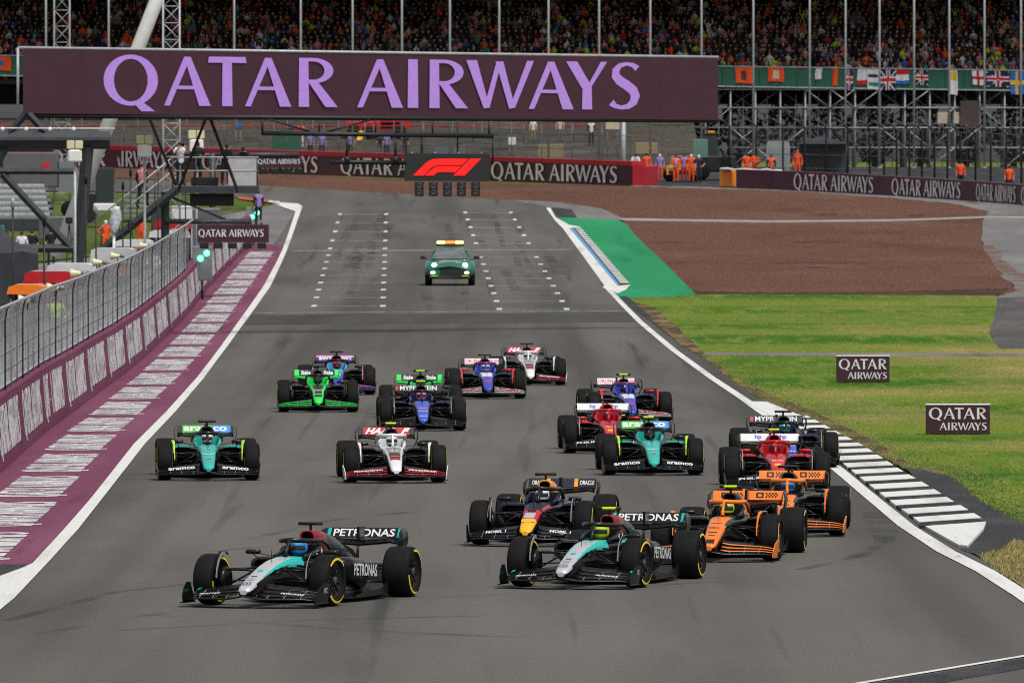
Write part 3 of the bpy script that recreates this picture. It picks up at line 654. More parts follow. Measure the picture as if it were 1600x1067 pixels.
# ------------------------------------------------------------------ people: one continuous skinned body each
SKIN = mat('skin', 'b5805f', .6); SKIN2 = mat('darker skin', '7a4c36', .6)
HAIR = mat('dark hair', (.02, .015, .012), .8)
def cloth(name, c): return mat('cloth ' + name, c, .85, 0, .2, 9)
CL = {n: cloth(n, c) for n, c in dict(orange='e8501c', black='131316', white='d4d4da', navy='18203c', grey='63666c', purple='8a78b4', red='b81c22', khaki='8a7c5c', lime='b4dc28', pink='c87c8c', blue='2a62b0', teal='1d7c74', maroon='521c28', yellow='dcb428', brown='4c3424', cream='c8bca4').items()}
STAND = dict(pel=(0, 0, .96), sp=(0, .01, 1.16), ch=(0, 0, 1.38), nk=(0, 0, 1.5), hd=(0, -.02, 1.61), ht=(0, -.01, 1.72),
             lsh=(-.18, 0, 1.42), lel=(-.25, .03, 1.15), lwr=(-.25, -.06, .92), lha=(-.24, -.08, .83),
             rsh=(.18, 0, 1.42), rel=(.25, .03, 1.15), rwr=(.25, -.06, .92), rha=(.24, -.08, .83),
             lhp=(-.10, 0, .92), lkn=(-.11, -.02, .50), lan=(-.12, .02, .10), lto=(-.13, -.15, .04),
             rhp=(.10, 0, .92), rkn=(.11, -.02, .50), ran=(.12, .02, .10), rto=(.13, -.15, .04))
RAD = dict(pel=.145, sp=.135, ch=.15, nk=.062, hd=.095, ht=.075, lsh=.085, lel=.055, lwr=.038, lha=.042, lhp=.10, lkn=.072, lan=.05, lto=.042)
for k_ in list(RAD):
    if k_[0] == 'l': RAD['r' + k_[1:]] = RAD[k_]
BONES = [('pel', 'sp', 't'), ('sp', 'ch', 't'), ('ch', 'nk', 't'), ('nk', 'hd', 's'), ('hd', 'ht', 'h')]
for s_ in 'lr':
    BONES += [('ch', s_ + 'sh', 't'), (s_ + 'sh', s_ + 'el', 'a'), (s_ + 'el', s_ + 'wr', 'f'), (s_ + 'wr', s_ + 'ha', 's'), ('pel', s_ + 'hp', 'l'), (s_ + 'hp', s_ + 'kn', 'l'), (s_ + 'kn', s_ + 'an', 'l'), (s_ + 'an', s_ + 'to', 'b')]
def pose(**kw):
    d = dict(STAND); d.update(kw); return d
POSES = {
    'stand': pose(),
    'photo': pose(lel=(-.30, -.10, 1.24), lwr=(-.12, -.26, 1.50), lha=(-.07, -.24, 1.57), rel=(.30, -.10, 1.24), rwr=(.12, -.26, 1.50), rha=(.07, -.24, 1.57)),
    'folded': pose(lel=(-.26, -.05, 1.18), lwr=(-.05, -.24, 1.18), lha=(.06, -.24, 1.2), rel=(.26, -.05, 1.18), rwr=(.06, -.22, 1.14), rha=(-.05, -.25, 1.13)),
    'hips': pose(lel=(-.38, .08, 1.2), lwr=(-.22, -.05, 1.02), lha=(-.16, -.1, 1.0), rel=(.38, .08, 1.2), rwr=(.22, -.05, 1.02), rha=(.16, -.1, 1.0)),
    'walk': pose(lkn=(-.10, -.22, .56), lan=(-.11, -.18, .16), lto=(-.11, -.34, .12), rkn=(.10, .04, .5), ran=(.11, .20, .12), rto=(.11, .06, .04), lwr=(-.28, .12, .95), lha=(-.28, .14, .87), rwr=(.27, -.16, .98), rha=(.26, -.2, .92)),
    'lean': pose(sp=(0, -.06, 1.15), ch=(0, -.14, 1.34), nk=(0, -.18, 1.45), hd=(0, -.23, 1.55), ht=(0, -.23, 1.66), lsh=(-.18, -.14, 1.38), rsh=(.18, -.14, 1.38), lel=(-.24, -.26, 1.14), rel=(.24, -.26, 1.14), lwr=(-.2, -.44, 1.08), rwr=(.2, -.44, 1.08), lha=(-.18, -.52, 1.1), rha=(.18, -.52, 1.1)),
    'point': pose(rel=(.42, -.06, 1.44), rwr=(.66, -.12, 1.50), rha=(.76, -.14, 1.52)),
}
def skin_mesh(J, bones, rad, name, sub=1, root='pel'):
    keys = list(J); me = bpy.data.meshes.new(name)
    me.from_pydata([J[k] for k in keys], [(keys.index(a_), keys.index(b_)) for a_, b_, _ in bones], [])
    o = bpy.data.objects.new(name, me); COL.objects.link(o)
    o.modifiers.new('skin', 'SKIN'); 
    for i, k in enumerate(keys):
        sv = me.skin_vertices[0].data[i]; r = rad[k]; sv.radius = (r, r if k not in ('ch', 'pel', 'sp') else r * .8); sv.use_root = (k == root)
    if sub: sb = o.modifiers.new('sub', 'SUBSURF'); sb.levels = sub; sb.render_levels = sub
    dg = bpy.context.evaluated_depsgraph_get(); out = bpy.data.meshes.new_from_object(o.evaluated_get(dg))
    bpy.data.objects.remove(o)
    kinds = ['t', 'a', 'f', 's', 'h', 'l', 'b']
    out.materials.clear()
    for _ in kinds: out.materials.append(None)
    for p in out.polygons:
        c = p.center; best = None
        for a_, b_, k in bones:
            A, B = Vector(J[a_]), Vector(J[b_]); AB = B - A; t = max(0, min(1, (c - A).dot(AB) / max(1e-9, AB.length_squared)))
            d = (c - (A + AB * t)).length - .6 * (rad[a_] * (1 - t) + rad[b_] * t)
            if best is None or d < best[0]: best = (d, k, t)
        p.material_index = kinds.index(best[1]); p.use_smooth = True
    return out
PM = {k: skin_mesh(j, BONES, RAD, 'person_' + k) for k, j in POSES.items()}
def person(label, loc, pose_='stand', top='black', legs='black', head=None, fore=None, rz=0., h=1.75, cap=None, group=None, skin=SKIN, vest=None):
    T = CL[top]; S = skin
    o = link('person', PM[pose_], [T, CL[fore] if fore else T, CL[fore] if fore else S, S, CL[cap] if cap else HAIR, CL[legs], CL['black']], None, loc, (0, 0, rz), (h / 1.75,) * 3)
    tag(o, label, 'person', group); return o
# ------------------------------------------------------------------ racing car, local frame: nose towards -y, front axle at y = 0, metres
def sec(y, hw, zb, zt, p=3., n=24, tx=0.):
    out = []; mid, hh = (zb + zt) / 2, (zt - zb) / 2
    for j in range(n):
        t = 2 * math.pi * (j + .5) / n; c, s_ = math.cos(t), math.sin(t)
        x = hw * math.copysign(abs(c) ** (2 / p), c); z = mid + hh * math.copysign(abs(s_) ** (2 / p), s_)
        out.append((x * (1 - tx * (z - mid) / max(hh, 1e-6)), y, z))
    return out
def lerp_secs(tab, y):
    for a_, b_ in zip(tab, tab[1:]):
        if y <= b_[0]:
            t = (y - a_[0]) / (b_[0] - a_[0]); return tuple(a_[i] + (b_[i] - a_[i]) * t for i in range(len(a_)))
    return tab[-1]
CH_T = [(-1.16, .050, .19, .25, 2.4), (-1.13, .085, .165, .285, 2.6), (-1.06, .105, .16, .315, 3), (-.80, .120, .20, .40, 3.2), (-.45, .138, .27, .49, 3.4), (-.10, .155, .31, .570, 3.6), (.25, .178, .31, .625, 3.8), (.60, .205, .26, .655, 4), (.95, .235, .18, .665, 4), (1.30, .275, .12, .660, 4), (1.75, .31, .10, .660, 4), (2.1, .30, .10, .66, 4)]
def surf(y, j, off=.004, n=24):
    q = lerp_secs(CH_T, y); s_ = sec(y, q[1] + off, q[2] - off, q[3] + off, q[4], n)
    k = int(math.floor(j)) % n; f = j - math.floor(j); a_, b_ = Vector(s_[k]), Vector(s_[(k + 1) % n]); return a_.lerp(b_, f)
PROTO = []      # (part name, parent part or None, mesh, livery slots, lettering?)
PM_ = {}
def proto(name, par, mb, slots, both=False, key=None):
    PROTO.append([name, par, fixn(mb.mesh(name, len(slots))), slots, key])
    if both: PROTO.append([name, par, fixn(mb.mirror().mesh(name, len(slots))), slots, key])
def jm(j, n=24):
    s_ = math.sin(2 * math.pi * (j + 1) / n); return 0 if s_ > .80 else (1 if s_ > .1 else 2)
# nose and chassis
NS = [-1.16, -1.13, -1.06, -.95, -.80, -.62, -.45, -.28, -.10]
mb = MB(); mb.loft([sec(*lerp_secs(CH_T, y)) for y in NS], 3, True, False, True, lambda i, j: (3 if jm(j) < 2 else 2) if NS[i] < -.79 else jm(j)); proto('nose', None, mb, ['nose', 'nose_edge', 'under', 'tip'])
CS = [-.10, .08, .25, .42, .60, .78, .86, .95, 1.10, 1.30, 1.50, 1.62, 1.75, 2.1]
def ck(i, j):
    return .86 <= CS[i] < 1.62 and math.sin(2 * math.pi * (j + 1) / 24) > .93
mb = MB(); mb.loft([sec(*lerp_secs(CH_T, y)) for y in CS], 0, False, True, True, lambda i, j: jm(j) if CS[i] < .6 else (1 if math.sin(2 * math.pi * (j + 1) / 24) > .55 else 2), ck)
proto('chassis', None, mb, ['chassis', 'chassis_edge', 'under'])
mb = MB()      # cockpit surround and headrest
for s_ in (-1, 1):
    mb.loft([[(s_ * (x0 + dx), y, z) for dx, z in ((0, .62), (.05, .62), (.055, zt - .02), (.03, zt), (.0, zt - .02))][::s_] for x0, y, zt in ((.185, .88, .685), (.20, 1.05, .70), (.215, 1.25, .735), (.215, 1.45, .775), (.20, 1.62, .79))], 0)
mb.box(-.23, .23, 1.60, 1.70, .60, .80); proto('headrest', None, mb, ['headrest'])
# halo
mb = MB(); pts = []
for k in range(15):
    t = k / 14; a_ = math.pi * t
    pts.append((-.265 * math.cos(a_), .92 + .60 * (1 - math.sin(a_) ** .8), .885 - .02 * abs(math.cos(a_))))
pts = [(-.29, 1.86, .70), (-.285, 1.72, .80)] + pts + [(.285, 1.72, .80), (.29, 1.86, .70)]
mb.tube(pts, .028, 8, flat=1.2); proto('halo', None, mb, ['halo'])
mb = MB(); mb.tube([(0, .70, .66), (0, .78, .76), (0, .87, .85), (0, .93, .885)], [.035, .022, .024, .034], 8); proto('halo_pillar', None, mb, ['halo'])
# airbox, engine cover
EC = [(1.70, .095, .80, .985, 2.8), (1.80, .125, .78, 1.0, 3), (2.1, .17, .55, .985, 2.6), (2.6, .20, .40, .90, 2.4), (3.1, .17, .32, .76, 2.2), (3.6, .11, .28, .60, 2.2), (4.1, .06, .28, .44, 2.2)]
mb = MB(); mb.loft([sec(*q) for q in EC], 0, False, True, True, lambda i, j: 0 if i < 2 else 1); proto('engine_cover', None, mb, ['airbox', 'cover'])
mb = MB(); mb.loft([sec(1.698, .112, .79, .992, 2.8), sec(1.68, .108, .793, .990, 2.8), sec(1.70, .085, .81, .97, 2.8)], 0, False, False, True); proto('airbox_lip', None, mb, ['airbox'])
mb = MB(); mb.loft([sec(1.695, .088, .808, .972, 2.8), sec(2.0, .05, .83, .93, 2.5)], 0, False, True, True); proto('air_intake', None, mb, ['black'])
mb = MB(); mb.loft([[(-.005, y, zb), (.005, y, zb), (.005, y, zt), (-.005, y, zt)] for y, zb, zt in ((2.2, .85, .955), (3.0, .60, .83), (3.8, .42, .66), (3.95, .42, .58))], 0, True, True, False); proto('shark_fin', None, mb, ['cover'])
# T camera
mb = MB(); mb.tube([(0, 1.86, .98), (0, 1.85, 1.075)], [.022, .018], 8); proto('camera_stalk', None, mb, ['black'])
mb = MB(); mb.loft([[(x, 1.85 + .05 * math.cos(t) * k, 1.088 + .024 * math.sin(t) * k) for t in [2 * math.pi * q / 10 for q in range(10)]] for x, k in ((-.175, .5), (-.17, 1), (-.10, 1), (.10, 1), (.17, 1), (.175, .5))], 0, True, True, True, lambda i, j: 1 if i in (2,) else 0); proto('camera_pod', None, mb, ['black', 'tcam'])
# sidepods
SP = [(1.30, .30, .66, .40, .60), (1.34, .29, .72, .36, .63), (1.6, .28, .755, .28, .635), (2.0, .27, .75, .22, .62), (2.5, .24, .66, .16, .56), (3.0, .18, .48, .12, .46), (3.4, .12, .30, .12, .36)]
def spsec(y, x0, x1, zb, zt, n=18):
    o_ = []; cx, hw, mz, hh = (x0 + x1) / 2, (x1 - x0) / 2, (zb + zt) / 2, (zt - zb) / 2
    for j in range(n):
        t = 2 * math.pi * j / n; c, s2 = math.cos(t), math.sin(t)
        o_.append((cx + hw * math.copysign(abs(c) ** .6, c) * (1 if s2 > 0 else 1 - .3 * abs(s2)), y, mz + hh * math.copysign(abs(s2) ** .6, s2)))
    return o_
mb = MB(); mb.loft([spsec(*q) for q in SP], 0, False, True, True, lambda i, j: 0 if math.sin(2 * math.pi * (j + .5) / 18) > .55 or (i > 1 and math.sin(2 * math.pi * (j + .5) / 18) > -.2) else 1); proto('sidepod', None, mb, ['sidepod', 'carbon'], True)
mb = MB(); mb.loft([spsec(1.31, .305, .665, .405, .598), spsec(1.55, .34, .60, .42, .56)], 0, False, True, True); proto('sidepod_inlet', None, mb, ['black'], True)
# floor with edge wing and strakes
mb = MB(); out = [(.20, .92), (.42, .96), (.60, 1.05), (.72, 1.3), (.76, 1.7), (.75, 2.6), (.70, 3.2), (.52, 3.35), (.50, 4.1)]
full = [(x, y) for x, y in out] + [(-x, y) for x, y in out[::-1]]
mb.loft([[(x, y, .055) for x, y in full], [(x, y, .085) for x, y in full]], 0, True, True, False)
proto('floor', None, mb, ['carbon'])
mb = MB()
for q in range(4):
    x = .26 + q * .115; mb.add([(x, .90 + q * .03, .06), (x + .035, 1.35, .06), (x + .05, 1.35, .30 - .02 * q), (x + .012, .93 + q * .03, .24 - .015 * q)], [(0, 1, 2, 3)])
    mb.add([(x + .008, .90 + q * .03, .06), (x + .043, 1.35, .06), (x + .058, 1.35, .30 - .02 * q), (x + .02, .93 + q * .03, .24 - .015 * q)], [(3, 2, 1, 0)])
proto('floor_strakes', None, mb, ['carbon'], True)
mb = MB(); mb.loft([[(.77, y, .07), (.785, y, .07), (.785, y, z), (.77, y, z)] for y, z in ((1.5, .10), (1.9, .13), (2.6, .15), (3.0, .24))], 0, True, True, False); proto('edge_wing', None, mb, ['carbon'], True)
# front wing
def foil(xs, fy, fz, chord, drop, th=.012, tip=None):
    """strip of wing: leading edge fy(x), fz(x); chord back along +y rising by drop(x)"""
    secs = []
    for x in xs:
        y, z, c, d = fy(x), fz(x), chord(x), drop(x)
        secs.append([(x, y, z), (x, y + c * .35, z + d * .22 - .006), (x, y + c, z + d - .002), (x, y + c, z + d + .004), (x, y + c * .35, z + d * .22 + th), (x, y + .004, z + th)])
    m_ = MB(); m_.loft(secs, 0, True, True, True, lambda i, j: 1 if j in (0, 1, 2, 5) or (j == 3) else 0); return m_
XS = [.09 + .88 * i / 12 for i in range(13)]
zle = lambda x: .115 + .05 * max(0, 1 - x / .30) ** 1.5 - .025 * (x > .8) * (x - .8) / .17
yle = lambda x: -1.20 + .34 * (x / .97) ** 1.6
full = [-x for x in XS[::-1]] + [0] + XS
m_ = foil(full, lambda x: yle(abs(x)), lambda x: zle(abs(x)), lambda x: .20, lambda x: .03, .02); proto('main_plane', 'front_wing', m_, ['fw_main', 'carbon'])
for e_ in range(3):
    zc = lambda x, e_=e_: zle(x) + .035 +   .056 * e_ * (1 - .55 * x) + .012 * (1 - x)
    m_ = foil(XS[1:] if e_ else XS[1:], lambda x, e_=e_: yle(x) + .17 + .12 * e_, zc, lambda x: .155, lambda x: .062 * (1 - .45 * x), .010)
    proto('flap', 'front_wing', m_, ['fw%d' % (e_ + 1), 'carbon'], True)
mb = MB(); mb.loft([[(x, y, .07), (x + .012, y, .07), (x + .022 + .03 * k, y, z), (x + .010 + .03 * k, y, z)] for x, y, z, k in ((.955, -.93, .17, 0), (.965, -.80, .28, .3), (.972, -.62, .345, .8), (.972, -.45, .34, 1), (.965, -.40, .20, .6))], 0, True, True, False); proto('endplate', 'front_wing', mb, ['fw_end'], True)
for x in (.30, .52, .74):
    mb = MB(); mb.loft([[(x - .003, yle(x) + c, zle(x) + z0), (x + .003, yle(x) + c, zle(x) + z0), (x + .003, yle(x) + c, zle(x) + z0 + .026), (x - .003, yle(x) + c, zle(x) + z0 + .026)] for c, z0 in ((.10, .012), (.26, .05), (.42, .10))], 0, True, True, False); proto('slot_bracket', 'front_wing', mb, ['bracket'], True)
for x, y, z in ((.275, 1.30, .70), (.277, 1.50, .72)):
    mb = MB(); mb.lathe([(0, 0), (.004, .030), (.002, .034)], 'X', 12); mb.v = [(x + p[0], y + p[1], z + p[2]) for p in mb.v]; proto('side_roundel', None, mb, ['roundel'], True)
for x in (.07,):
    mb = MB(); mb.loft([sec(-.30, .012, .44, .48, 3, 8), sec(-.22, .025, .43, .50, 3, 8), sec(-.10, .02, .44, .50, 3, 8)], 0); mb.v = [(p[0] + .20, p[1], p[2]) for p in mb.v]; proto('nose_camera', None, mb, ['black'], True)
mb = MB(); mb.lathe([(-.004, .0), (-.004, .03), (.01, .03)], 'Y', 12); mb.v = [(p[0], p[1] + 4.42, p[2] + .33) for p in mb.v]; proto('rain_light', None, mb, ['rain'])
mb = MB(); mb.bevbox(.955, 1.0, -.96, -.38, .06, .075, .005); proto('footplate', 'front_wing', mb, ['carbon'], True)
# rear wing
RX = [i / 10 for i in range(-10, 11)]
def rwz(u): return -.045 * max(0, 1 - abs(u) * 1.25) ** .8
secs = []
for u in RX:
    x = .56 * u; dz = rwz(u) - .02 * max(0, abs(u) - .85) / .15
    secs.append([(x, 4.02, .765 + dz), (x, 4.10, .742 + dz), (x, 4.27, .80 + dz * .4), (x, 4.27, .808 + dz * .4), (x, 4.10, .772 + dz), (x, 4.03, .782 + dz)])
mb = MB(); mb.loft(secs, 0, True, True, True); proto('main_plane', 'rear_wing', mb, ['rw_main'])
FLY0, FLZ0, FLY1, FLZ1 = 4.285, .812, 4.40, .952
secs = []
for u in RX:
    x = .56 * u
    secs.append([(x, FLY0, FLZ0), (x, FLY1, FLZ1), (x, FLY1 + .012, FLZ1 - .002), (x, FLY0 + .018, FLZ0 - .008)])
mb = MB(); mb.loft(secs, 0, True, True, False, lambda i, j: 1 if i < 2 or i > 17 else 0); proto('upper_flap', 'rear_wing', mb, ['rw_flap', 'rw_tip'])
mb = MB(); secs = []
for x, z, y0, y1 in ((.562, .945, 4.28, 4.46), (.60, .90, 4.10, 4.46), (.612, .82, 4.02, 4.46), (.60, .72, 4.0, 4.45), (.545, .60, 4.04, 4.42), (.50, .46, 4.06, 4.40), (.49, .30, 4.06, 4.40)):
    secs.append([(x, y0, z), (x, y1, z), (x + .012, y1, z), (x + .012, y0, z)])
mb.loft(secs, 0, True, True, True); proto('endplate', 'rear_wing', mb, ['rw_end'], True)
mb = MB(); mb.tube([(0, 4.0, .36), (0, 4.02, .60), (0, 4.05, .735)], .022, 8); proto('pillar', 'rear_wing', mb, ['carbon'])
mb = MB(); mb.box(-.02, .02, 4.05, 4.32, .80, .975); proto('actuator_pod', 'rear_wing', mb, ['carbon'])
m_ = foil([-.48 + .96 * i / 10 for i in range(11)], lambda x: 4.05, lambda x: .36, lambda x: .16, lambda x: .09, .012); proto('beam_wing', 'rear_wing', m_, ['carbon', 'carbon'])
mb = MB(); mb.loft([[(-.52 * k, y, .06), (.52 * k, y, .06), (.52 * k, y, z), (-.52 * k, y, z)] for y, z, k in ((3.4, .09, 1), (3.9, .22, 1), (4.25, .36, .97))], 0, True, True, False); proto('diffuser', None, mb, ['carbon'])
# suspension
def arm(name, pts, r=.025): 
    m2 = MB(); m2.tube(pts, r, 6, flat=.6); proto(name, None, m2, ['carbon'], True)
arm('upper_wishbone', [(.15, -.22, .50), (.68, -.02, .50)]); arm('upper_wishbone', [(.17, .40, .52), (.68, .03, .50)])
arm('lower_wishbone', [(.15, -.30, .30), (.68, -.02, .22)]); arm('lower_wishbone', [(.20, .50, .27), (.68, .03, .22)])
arm('push_rod', [(.16, .05, .53), (.66, 0, .25)], .022); arm('track_rod', [(.16, -.12, .36), (.67, -.10, .34)], .018)
arm('rear_wishbone', [(.16, 3.15, .40), (.62, 3.58, .46)]); arm('rear_wishbone', [(.12, 3.95, .40), (.62, 3.64, .46)])
arm('rear_wishbone', [(.16, 3.2, .22), (.62, 3.58, .22)]); arm('drive_shaft', [(.1, 3.6, .33), (.62, 3.6, .35)], .022)
mb = MB(); mb.lathe([(.60, .0), (.60, .17), (.69, .20), (.69, 0)], 'X', 20); mb.v = [(x, y, z + .36) for x, y, z in mb.v]; proto('brake_duct', None, mb, ['carbon'], True)
mb = MB(); A_, B_ = [], []
secs = []
for k in range(15):
    t = R(22 + 98 * k / 14); r_ = .385 + .012 * math.sin(k / 14 * math.pi); w = .006 + .048 * max(0., math.sin(t)) ** 6
    y, z = -math.cos(t) * r_, .36 + math.sin(t) * r_
    secs.append([(.665, y, z), (.665 + w, y, z + .004), (.665 + w, y * 1.02, z + .012), (.665, y * 1.02, z + .010)])
mb.loft(secs, 0, True, True, False); proto('wheel_winglet', None, mb, ['winglet'], True)
mb = MB(); secs = []
for k in range(13):
    t = R(5 + 85 * k / 12); secs.append([(.648, -math.cos(t) * .36, .36 + math.sin(t) * .36), (.662, -math.cos(t) * .36, .36 + math.sin(t) * .36), (.662, -math.cos(t) * .395, .36 + math.sin(t) * .395), (.648, -math.cos(t) * .395, .36 + math.sin(t) * .395)])
mb.loft(secs, 0, True, True, False); proto('wheel_winglet', None, mb, ['winglet_edge'], True)
# mirrors
mb = MB(); mb.loft([[(x, 1.0 + y * k, .715 + z * k) for y, z in ((-.05, -.025), (-.05, .02), (-.02, .032), (.05, .03), (.05, -.028), (0, -.034))] for x, k in ((.47, .7), (.485, 1), (.655, 1), (.675, .7))], 0, True, True, True); proto('mirror', None, mb, ['mirror'], True)
arm('mirror_stay', [(.22, 1.05, .66), (.36, 1.02, .665), (.50, 1.0, .70)], .010); arm('mirror_stay', [(.58, 1.0, .69), (.56, 1.25, .60)], .009)
mb = MB(); mb.tube([(0, .10, .60), (0, .08, .80)], [.006, .003], 5); mb.tube([(-.03, .10, .655), (.03, .10, .655)], .004, 4); proto('pitot_tube', None, mb, ['carbon'])
mb = MB(); mb.lathe([(-.012, .13), (.012, .13)], 'Y', 20); mb.v = [(x, y * 1 + .98, z * .7 + .60) for x, y, z in mb.v]; mb.box(-.1, .1, .965, .985, .555, .635); proto('steering_wheel', None, mb, ['black'])
# wheels
def tyre_mb(w):
    h = w / 2; p = [(-h + .035, .235), (-h + .012, .25), (-h, .285), (-h + .010, .325), (-h + .035, .348), (-h + .075, .3575), (-h * .3, .36), (h * .3, .36), (h - .075, .3575), (h - .035, .348), (h - .010, .325), (h, .285), (h - .012, .25), (h - .035, .235)]
    m2 = MB(); m2.lathe(p, 'X', 44, 0, lambda i: 1 if i < 4 or i > 8 else 0); return m2
def rim_mb(w):
    h = w / 2; m2 = MB()
    for s_ in (1, -1):
        m2.lathe([(s_ * (h - .035), .238), (s_ * (h - .028), .232), (s_ * (h - .045), .215), (s_ * (h - .065), .15), (s_ * (h - .06), .07), (s_ * (h - .03), .055), (s_ * (h - .02), .035), (s_ * (h - .02), 0)], 'X', 32, 0, lambda i: 2 if i == 0 else (1 if i > 4 else 0))
    for q in range(10):
        t = 2 * math.pi * q / 10
        for s_ in (1, -1):
            a_ = s_ * (h - .052); c, n_ = math.cos(t), math.sin(t)
            m2.tube([(a_, .07 * c, .07 * n_), (a_ + s_ * .004, .21 * c, .21 * n_)], .010, 4, 0)
    return m2
def band_mb(w):
    h = w / 2; m2 = MB()
    for s_ in (1, -1):
        for t0 in (20, 200):
            secs = []
            for q in range(13):
                t = R(t0 + 95 * q / 12); xo = s_ * (h + .0015)
                secs.append([(xo - s_ * .006, .316 * math.cos(t), .316 * math.sin(t)), (xo, .287 * math.cos(t), .287 * math.sin(t))])
            n0 = len(m2.v); m2.v += [p for q in secs for p in q]
            for q in range(12): m2.f.append((n0 + 2 * q, n0 + 2 * q + 1, n0 + 2 * q + 3, n0 + 2 * q + 2)); m2.m.append(0); m2.smooth.append(True)
    return m2
FT, RT = fixn(tyre_mb(.305).mesh('tyre', 2)), fixn(tyre_mb(.405).mesh('tyre', 2))
FRM, RRM = fixn(rim_mb(.305).mesh('rim', 3)), fixn(rim_mb(.405).mesh('rim', 3))
FBD, RBD = band_mb(.305).mesh('sidewall_marking'), band_mb(.405).mesh('sidewall_marking')
# driver: body in the cockpit, helmet as its own part
DJ = dict(pel=(0, 1.50, .22), sp=(0, 1.50, .40), ch=(0, 1.46, .56), nk=(0, 1.40, .64), hd=(0, 1.36, .72), ht=(0, 1.36, .80), lsh=(-.17, 1.42, .56), lel=(-.20, 1.20, .46), lwr=(-.14, 1.05, .56), lha=(-.12, 1.00, .60), rsh=(.17, 1.42, .56), rel=(.20, 1.20, .46), rwr=(.14, 1.05, .56), rha=(.12, 1.00, .60),
          lhp=(-.08, 1.46, .22), lkn=(-.09, .85, .38), lan=(-.07, .42, .34), lto=(-.07, .34, .42), rhp=(.08, 1.46, .22), rkn=(.09, .85, .38), ran=(.07, .42, .34), rto=(.07, .34, .42))
DR = {k: v * .62 for k, v in RAD.items()}; DR['hd'] = .085; DR['ht'] = .07
DRV = skin_mesh(DJ, BONES, DR, 'driver')
mb = MB(); secs = []
for k in range(13):
    t = math.pi * k / 12; r_ = max(.002, math.sin(t)); z = .765 + .135 * math.cos(t)
    ring = []
    for q in range(28):
        a_ = 2 * math.pi * q / 28; x, y = math.cos(a_), math.sin(a_)
        ch = 1.0 + (.10 if y < 0 and k > 7 else 0)
        ring.append((.118 * r_ ** .85 * x * (1 - .12 * (k > 8)), 1.34 + .142 * r_ ** .85 * y * ch, z))
    secs.append(ring)
def hm(i, j):
    a_ = 2 * math.pi * (j + .5) / 28; front = math.sin(a_) < -.35
    if front and i in (5, 6): return 1
    return 2 if i < 3 or (abs(math.cos(a_)) < .25 and i < 5) else (3 if i >= 8 else 0)
mb.loft(secs, 0, True, True, True, hm); HEL = fixn(mb.mesh('helmet', 4))
# liveries ---------------------------------------------------------------------------------------------------------
def paint(n, c, rough=.35, coat=.25): return mat('paint ' + n, c, rough, 0, .06, 6, coat, spec=.3)
CARB = mat('carbon black', (.006, .006, .007), .30, 0, .25, 20, .12, spec=.22); BLK = mat('matt black', (.006, .006, .006), .7)
TREAD = mat('tyre tread', (.011, .011, .012), .75, 0, .25, 8, spec=.12); SIDEW = mat('tyre sidewall', (.006, .006, .007), .6, 0, .15, 8, spec=.12)
RIMD = mat('wheel cover', (.012, .012, .013), .35, .2, .2, 6, spec=.3); HUB = mat('wheel hub', (.16, .16, .17), .3, .8); LIP = mat('rim lip', (.10, .10, .11), .3, .7)
YEL = mat('yellow tyre marking', 'e6c81e', .5)
P_ = dict(silver=mat('paint silver', (.60, .62, .65), .33, .35, .06, 6, .4), black=paint('black', (.006, .006, .0075)), teal=paint('petrol teal', '12b5ab'), red=paint('red', 'b80f22'), dred=paint('deep red', '8e1020'), navy=paint('navy', '12142c', .5, .1), yellow=paint('sun yellow', 'f5b51e'), amber=paint('amber', 'f09a1c'),
          papaya=paint('papaya', 'f07a1e'), white=paint('white', (.74, .74, .75)), blue=paint('mid blue', '3a5cc8'), dblue=paint('dark blue', '161c4a'), green=paint('racing green', '128a7e'), lgreen=paint('teal green', '2cb0a4'), lime=paint('lime', 'b6e01e'), neon=paint('neon green', '1ee052'), pink=paint('pink', 'e878b4'), sky=paint('sky blue', '4aa8e0'), vblue=paint('violet blue', '3c44b0'), scar=paint('scarlet', 'd82a2a'), fgreen=paint('flag green', '48c03c'), cobalt=paint('bright blue', '2a8ee0'), grey=paint('mid grey', (.25, .25, .26)), chrome=mat('visor', (.05, .06, .08), .10, .5))
BASE = dict(nose='black', nose_edge='black', under='carbon', tip='black', chassis='black', chassis_edge='black', headrest='black', halo='black', airbox='black', cover='black', sidepod='black', black='BLK', carbon='carbon', tcam='black', fw_main='carbon', fw1='carbon', fw2='carbon', fw3='carbon', fw_end='carbon', rw_main='carbon', rw_flap='black', rw_tip='black', rw_end='carbon', winglet='carbon', winglet_edge='carbon', mirror='black', bracket='grey', roundel='white', rain='dred')
def liv(**k): d = dict(BASE); d.update(k); return d
